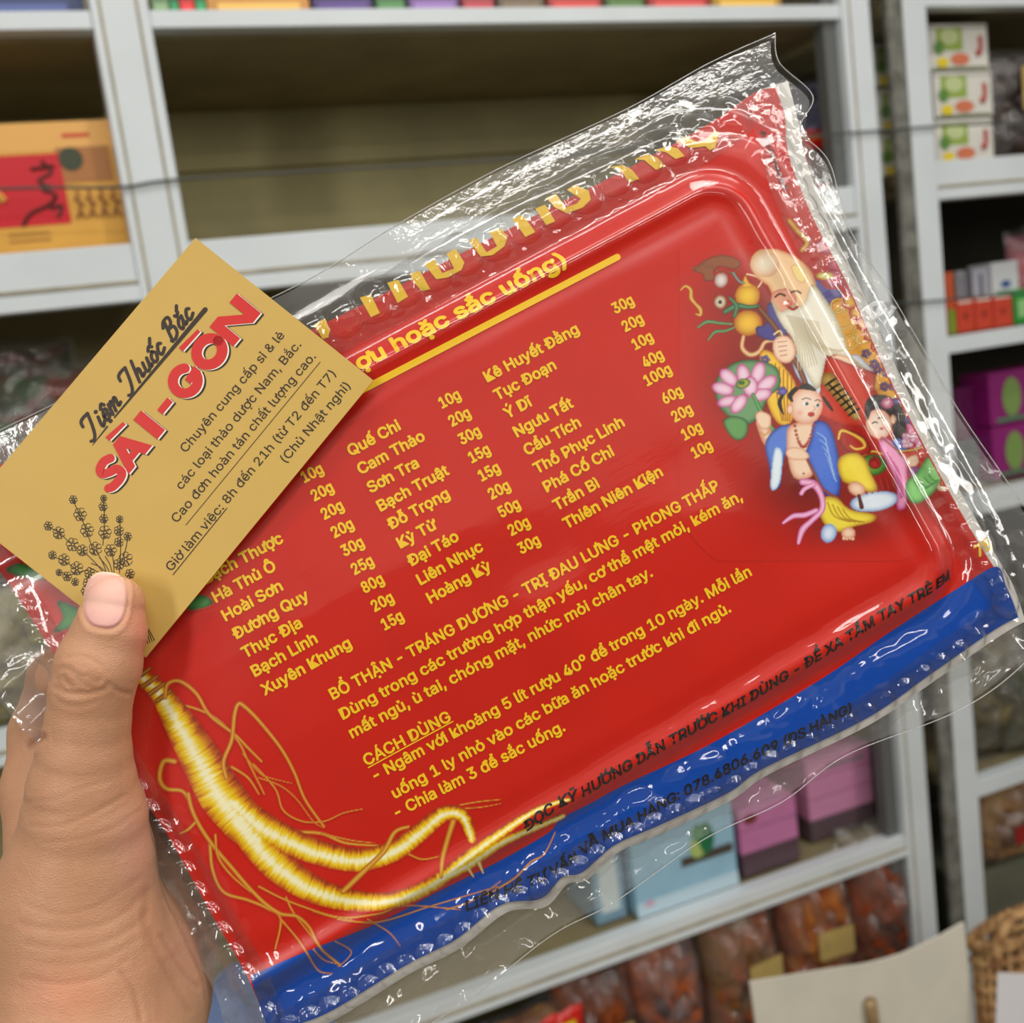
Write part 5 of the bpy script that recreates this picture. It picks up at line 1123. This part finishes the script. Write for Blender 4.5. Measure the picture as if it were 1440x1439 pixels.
# gradient normals by sampling
g_ = [np.gradient(D, axis=a).astype(np.float32) for a in range(3)]
ii = np.clip(np.round((V-lo)/vox).astype(int), 0, np.array(D.shape)-1)
Nn = np.stack([q[ii[:, 0], ii[:, 1], ii[:, 2]] for q in g_], -1); Nn /= np.linalg.norm(Nn, axis=1)[:, None]+1e-9; del g_
px_ = CX+V[:, 0]/(-V[:, 2])*FPX; py_ = CY-V[:, 1]/(-V[:, 2])*FPX
front = Nn[:, 2] > .05
disp = np.zeros(len(V))
zc4 = lambda L_: [(a/4.232, 760+c/4.232) for a, c in L_]; zc7 = lambda L_: [(a/2.118, 760+c/2.118) for a, c in L_]
cre = [(zc4([(350, 770), (400, 760), (450, 790), (500, 815)]), 3.2, .22), (zc4([(380, 810), (400, 850), (430, 870)]), 3, .2), (zc4([(400, 700), (470, 690), (560, 720), (600, 750)]), 3, .16),
       (zc4([(340, 880), (400, 905), (480, 912), (560, 905), (630, 880)]), 3.4, .3), (zc4([(330, 930), (370, 970), (440, 990), (520, 980), (580, 950)]), 3.4, .1), (zc4([(460, 820), (520, 860), (560, 880)]), 2.6, .18), (zc4([(520, 800), (570, 840), (600, 830)]), 2.6, .16),
       (zc4([(640, 850), (720, 900), (780, 912)]), 3, .3), (zc4([(340, 790), (350, 840), (380, 870)]), 2.6, .15),
       (zc7([(60, 780), (160, 770), (260, 735), (330, 715)]), 3, .08), (zc7([(90, 850), (180, 850), (280, 810), (370, 760)]), 3, .13), (zc7([(130, 900), (230, 890), (330, 860), (420, 800)]), 3.2, .1),
       (zc7([(70, 1080), (160, 1110), (260, 1100), (340, 1060), (420, 1000)]), 4, .07), (zc7([(60, 1140), (160, 1160), (280, 1150), (370, 1110), (430, 1050)]), 4.5, .10), (zc7([(80, 1200), (180, 1215), (300, 1200), (400, 1150), (436, 1105)]), 4.5, .10),
       (zc7([(120, 1260), (220, 1262), (320, 1240), (410, 1190)]), 4, .07), (zc7([(60, 1300), (180, 1320), (300, 1300), (380, 1250)]), 4, .1), (zc7([(440, 1040), (432, 1120), (446, 1180), (480, 1260), (520, 1330), (560, 1400)]), 6, .18),
       (zc7([(425, 1150), (440, 1240), (470, 1330), (480, 1420)]), 4, .05), (zc7([(360, 1290), (400, 1350), (420, 1430)]), 4, .2), (zc7([(480, 1180), (540, 1280), (590, 1330)]), 4, .2),
       (zc4([(180, 1225), (220, 1195), (255, 1170)]), 5, .5), (zc4([(120, 950), (60, 1100), (20, 1300)]), 2, .0)]
for pts, w, dep in cre:
    c = catmull(pts, 10); m_ = front & (px_ > c[:, 0].min()-12) & (px_ < c[:, 0].max()+12) & (py_ > c[:, 1].min()-12) & (py_ < c[:, 1].max()+12)
    if not m_.any(): continue
    q = np.full(m_.sum(), 1e9); X_, Y_ = px_[m_], py_[m_]
    for a, b_ in zip(c[:-1], c[1:]):
        d = b_-a; t = np.clip(((X_-a[0])*d[0]+(Y_-a[1])*d[1])/(d@d+1e-9), 0, 1); q = np.minimum(q, np.hypot(X_-a[0]-t*d[0], Y_-a[1]-t*d[1]))
    disp[m_] += -dep*np.exp(-(q/w)**2)+dep*.35*np.exp(-((q-w*2.2)/(w*1.3))**2)
# knuckle swell, nail bed hollow
disp += .5*np.exp(-(((px_-120)/40)**2+((py_-955)/32)**2))*front
nx_, ny_ = 148.5, 845.0
un_ = ((px_-nx_)*math.cos(.12)+(py_-ny_)*math.sin(.12))/31.0; vn_ = (-(px_-nx_)*math.sin(.12)+(py_-ny_)*math.cos(.12))/41.0
dn = (np.abs(un_)**2.6+np.abs(vn_)**2.6)**(1/2.6)
disp += (-.45*sstep(1.06, .9, dn)+.30*np.exp(-((dn-1.16)/.09)**2))*front*(py_ < 900)
V = V+Nn*disp[:, None]
# skin tones
base = np.array([lin((196, 148, 114))]*len(V))
def mixc(w, rgb):
    global base
    w = np.clip(w, 0, 1)[:, None]; base = base*(1-w)+lin(rgb)*w
mixc(.55*np.exp(-(((px_-195)/20)**2+((py_-885)/38)**2)), (226, 140, 120)); mixc(.35*np.exp(-(((px_-150)/50)**2+((py_-815)/14)**2)), (238, 190, 150))
mixc(.45*np.exp(-(((px_-122)/34)**2+((py_-962)/26)**2)), (196, 140, 104)); mixc(.3*np.exp(-(((px_-110)/20)**2+((py_-1005)/12)**2)), (176, 118, 84))
mixc(.45*np.exp(-(((px_-190)/30)**2+((py_-1190)/60)**2)), (226, 170, 156)); mixc(.45*np.exp(-(((px_-90)/60)**2+((py_-1400)/40)**2)), (230, 150, 118)); mixc(.4*np.exp(-(((px_-270)/40)**2+((py_-1330)/60)**2)), (214, 150, 132))
nzv = vnoise(V[:, 0]*.22, V[:, 1]*.22, 31)*.5+vnoise(V[:, 0]*.6, V[:, 1]*.6, 32)*.5; mixc(.30*nzv, (178, 120, 92)); mixc(.75*np.clip(-disp*1.6, 0, 1)*(dn > 1.1), (156, 98, 70))  # mottled skin, then crease shade painted into the colour
m, N_, L_ = new_mat('skin'); bs = N_['Principled BSDF']; at = N_.new('ShaderNodeAttribute'); at.attribute_name = 'Col'; L_.new(at.outputs['Color'], bs.inputs['Base Color'])
bs.inputs['Roughness'].default_value = .48; bs.inputs['Specular IOR Level'].default_value = .4; bs.inputs['Subsurface Weight'].default_value = .22; bs.inputs['Subsurface Radius'].default_value = (1, .35, .18); bs.inputs['Subsurface Scale'].default_value = .003
tc = N_.new('ShaderNodeTexCoord'); v1 = N_.new('ShaderNodeTexVoronoi'); v1.inputs['Scale'].default_value = 1300; v1.feature = 'DISTANCE_TO_EDGE'; mp = N_.new('ShaderNodeMapping'); mp.inputs['Scale'].default_value = (.6, 1.3, 1); mp.inputs['Rotation'].default_value = (0, 0, .3)
n2 = N_.new('ShaderNodeTexNoise'); n2.inputs['Scale'].default_value = 350; n2.inputs['Detail'].default_value = 5
ad = N_.new('ShaderNodeMath'); ad.operation = 'ADD'; b1 = N_.new('ShaderNodeBump'); b1.inputs['Strength'].default_value = .35; b1.inputs['Distance'].default_value = .0004
L_.new(tc.outputs['Object'], mp.inputs['Vector']); L_.new(mp.outputs['Vector'], v1.inputs['Vector']); L_.new(mp.outputs['Vector'], n2.inputs['Vector']); L_.new(v1.outputs['Distance'], ad.inputs[0]); L_.new(n2.outputs['Fac'], ad.inputs[1]); L_.new(ad.outputs[0], b1.inputs['Height']); L_.new(b1.outputs['Normal'], bs.inputs['Normal'])
M_skin = m
hand = tag(empty('hand', mat=CM), 'left hand holding the pack, thumb pressing the gold card', 'hand')
mesh_np('palm_and_fingers', V/1000, F, M_skin, hand, True, base)
# thumbnail
un2, vn2 = np.meshgrid(np.linspace(-1, 1, 36), np.linspace(-1, 1, 44), indexing='ij')
rr = np.maximum(np.abs(un2), np.abs(vn2)); th_ = np.arctan2(vn2, un2); R_ = rr/((np.abs(np.cos(th_))**2.6+np.abs(np.sin(th_))**2.6)**(1/2.6))
A2, B2 = R_*np.cos(th_)*31.5, R_*np.sin(th_)*40.5
NX = nx_+A2*math.cos(.12)-B2*math.sin(.12); NY = ny_+A2*math.sin(.12)+B2*math.cos(.12)
# depth under each nail point: march the field along the camera ray
dep = np.full(NX.shape, .245); 
for _ in range(60):
    Q = np.stack([(NX-CX)/FPX*dep, -(NY-CY)/FPX*dep, -dep], -1)*1000
    q = None
    for (a, ra), (b_, rb) in zip(thumb[:3], thumb[1:4]):
        s_ = seg_d(a, ra, b_, rb, Q[..., 0], Q[..., 1], Q[..., 2]); q = s_ if q is None else smin(q, s_, 1.2)
    dep = dep+np.clip(q, -1, 1)*.0007
dep = np.minimum(dep, .2610)
dep2 = dep-.00028+.0009*sstep(.86, 1.0, rr)
Vn = np.stack([(NX-CX)/FPX*dep2, -(NY-CY)/FPX*dep2, -dep2], -1).reshape(-1, 3)
cn = np.array([lin((226, 176, 160))]*Vn.shape[0]); vv_ = vn2.reshape(-1)
w = sstep(.2, .9, vv_)[:, None]*.6; cn = cn*(1-w)+lin((206, 146, 142))*w; w = sstep(-.9, -.98, vv_)[:, None]*.7; cn = cn*(1-w)+lin((240, 216, 190))*w
mesh_np('thumbnail', Vn, grid_faces(36, 44)[:, ::-1], attr_mat('nail', .55, .05), hand, True, cn)['label'] = 'pink thumbnail'
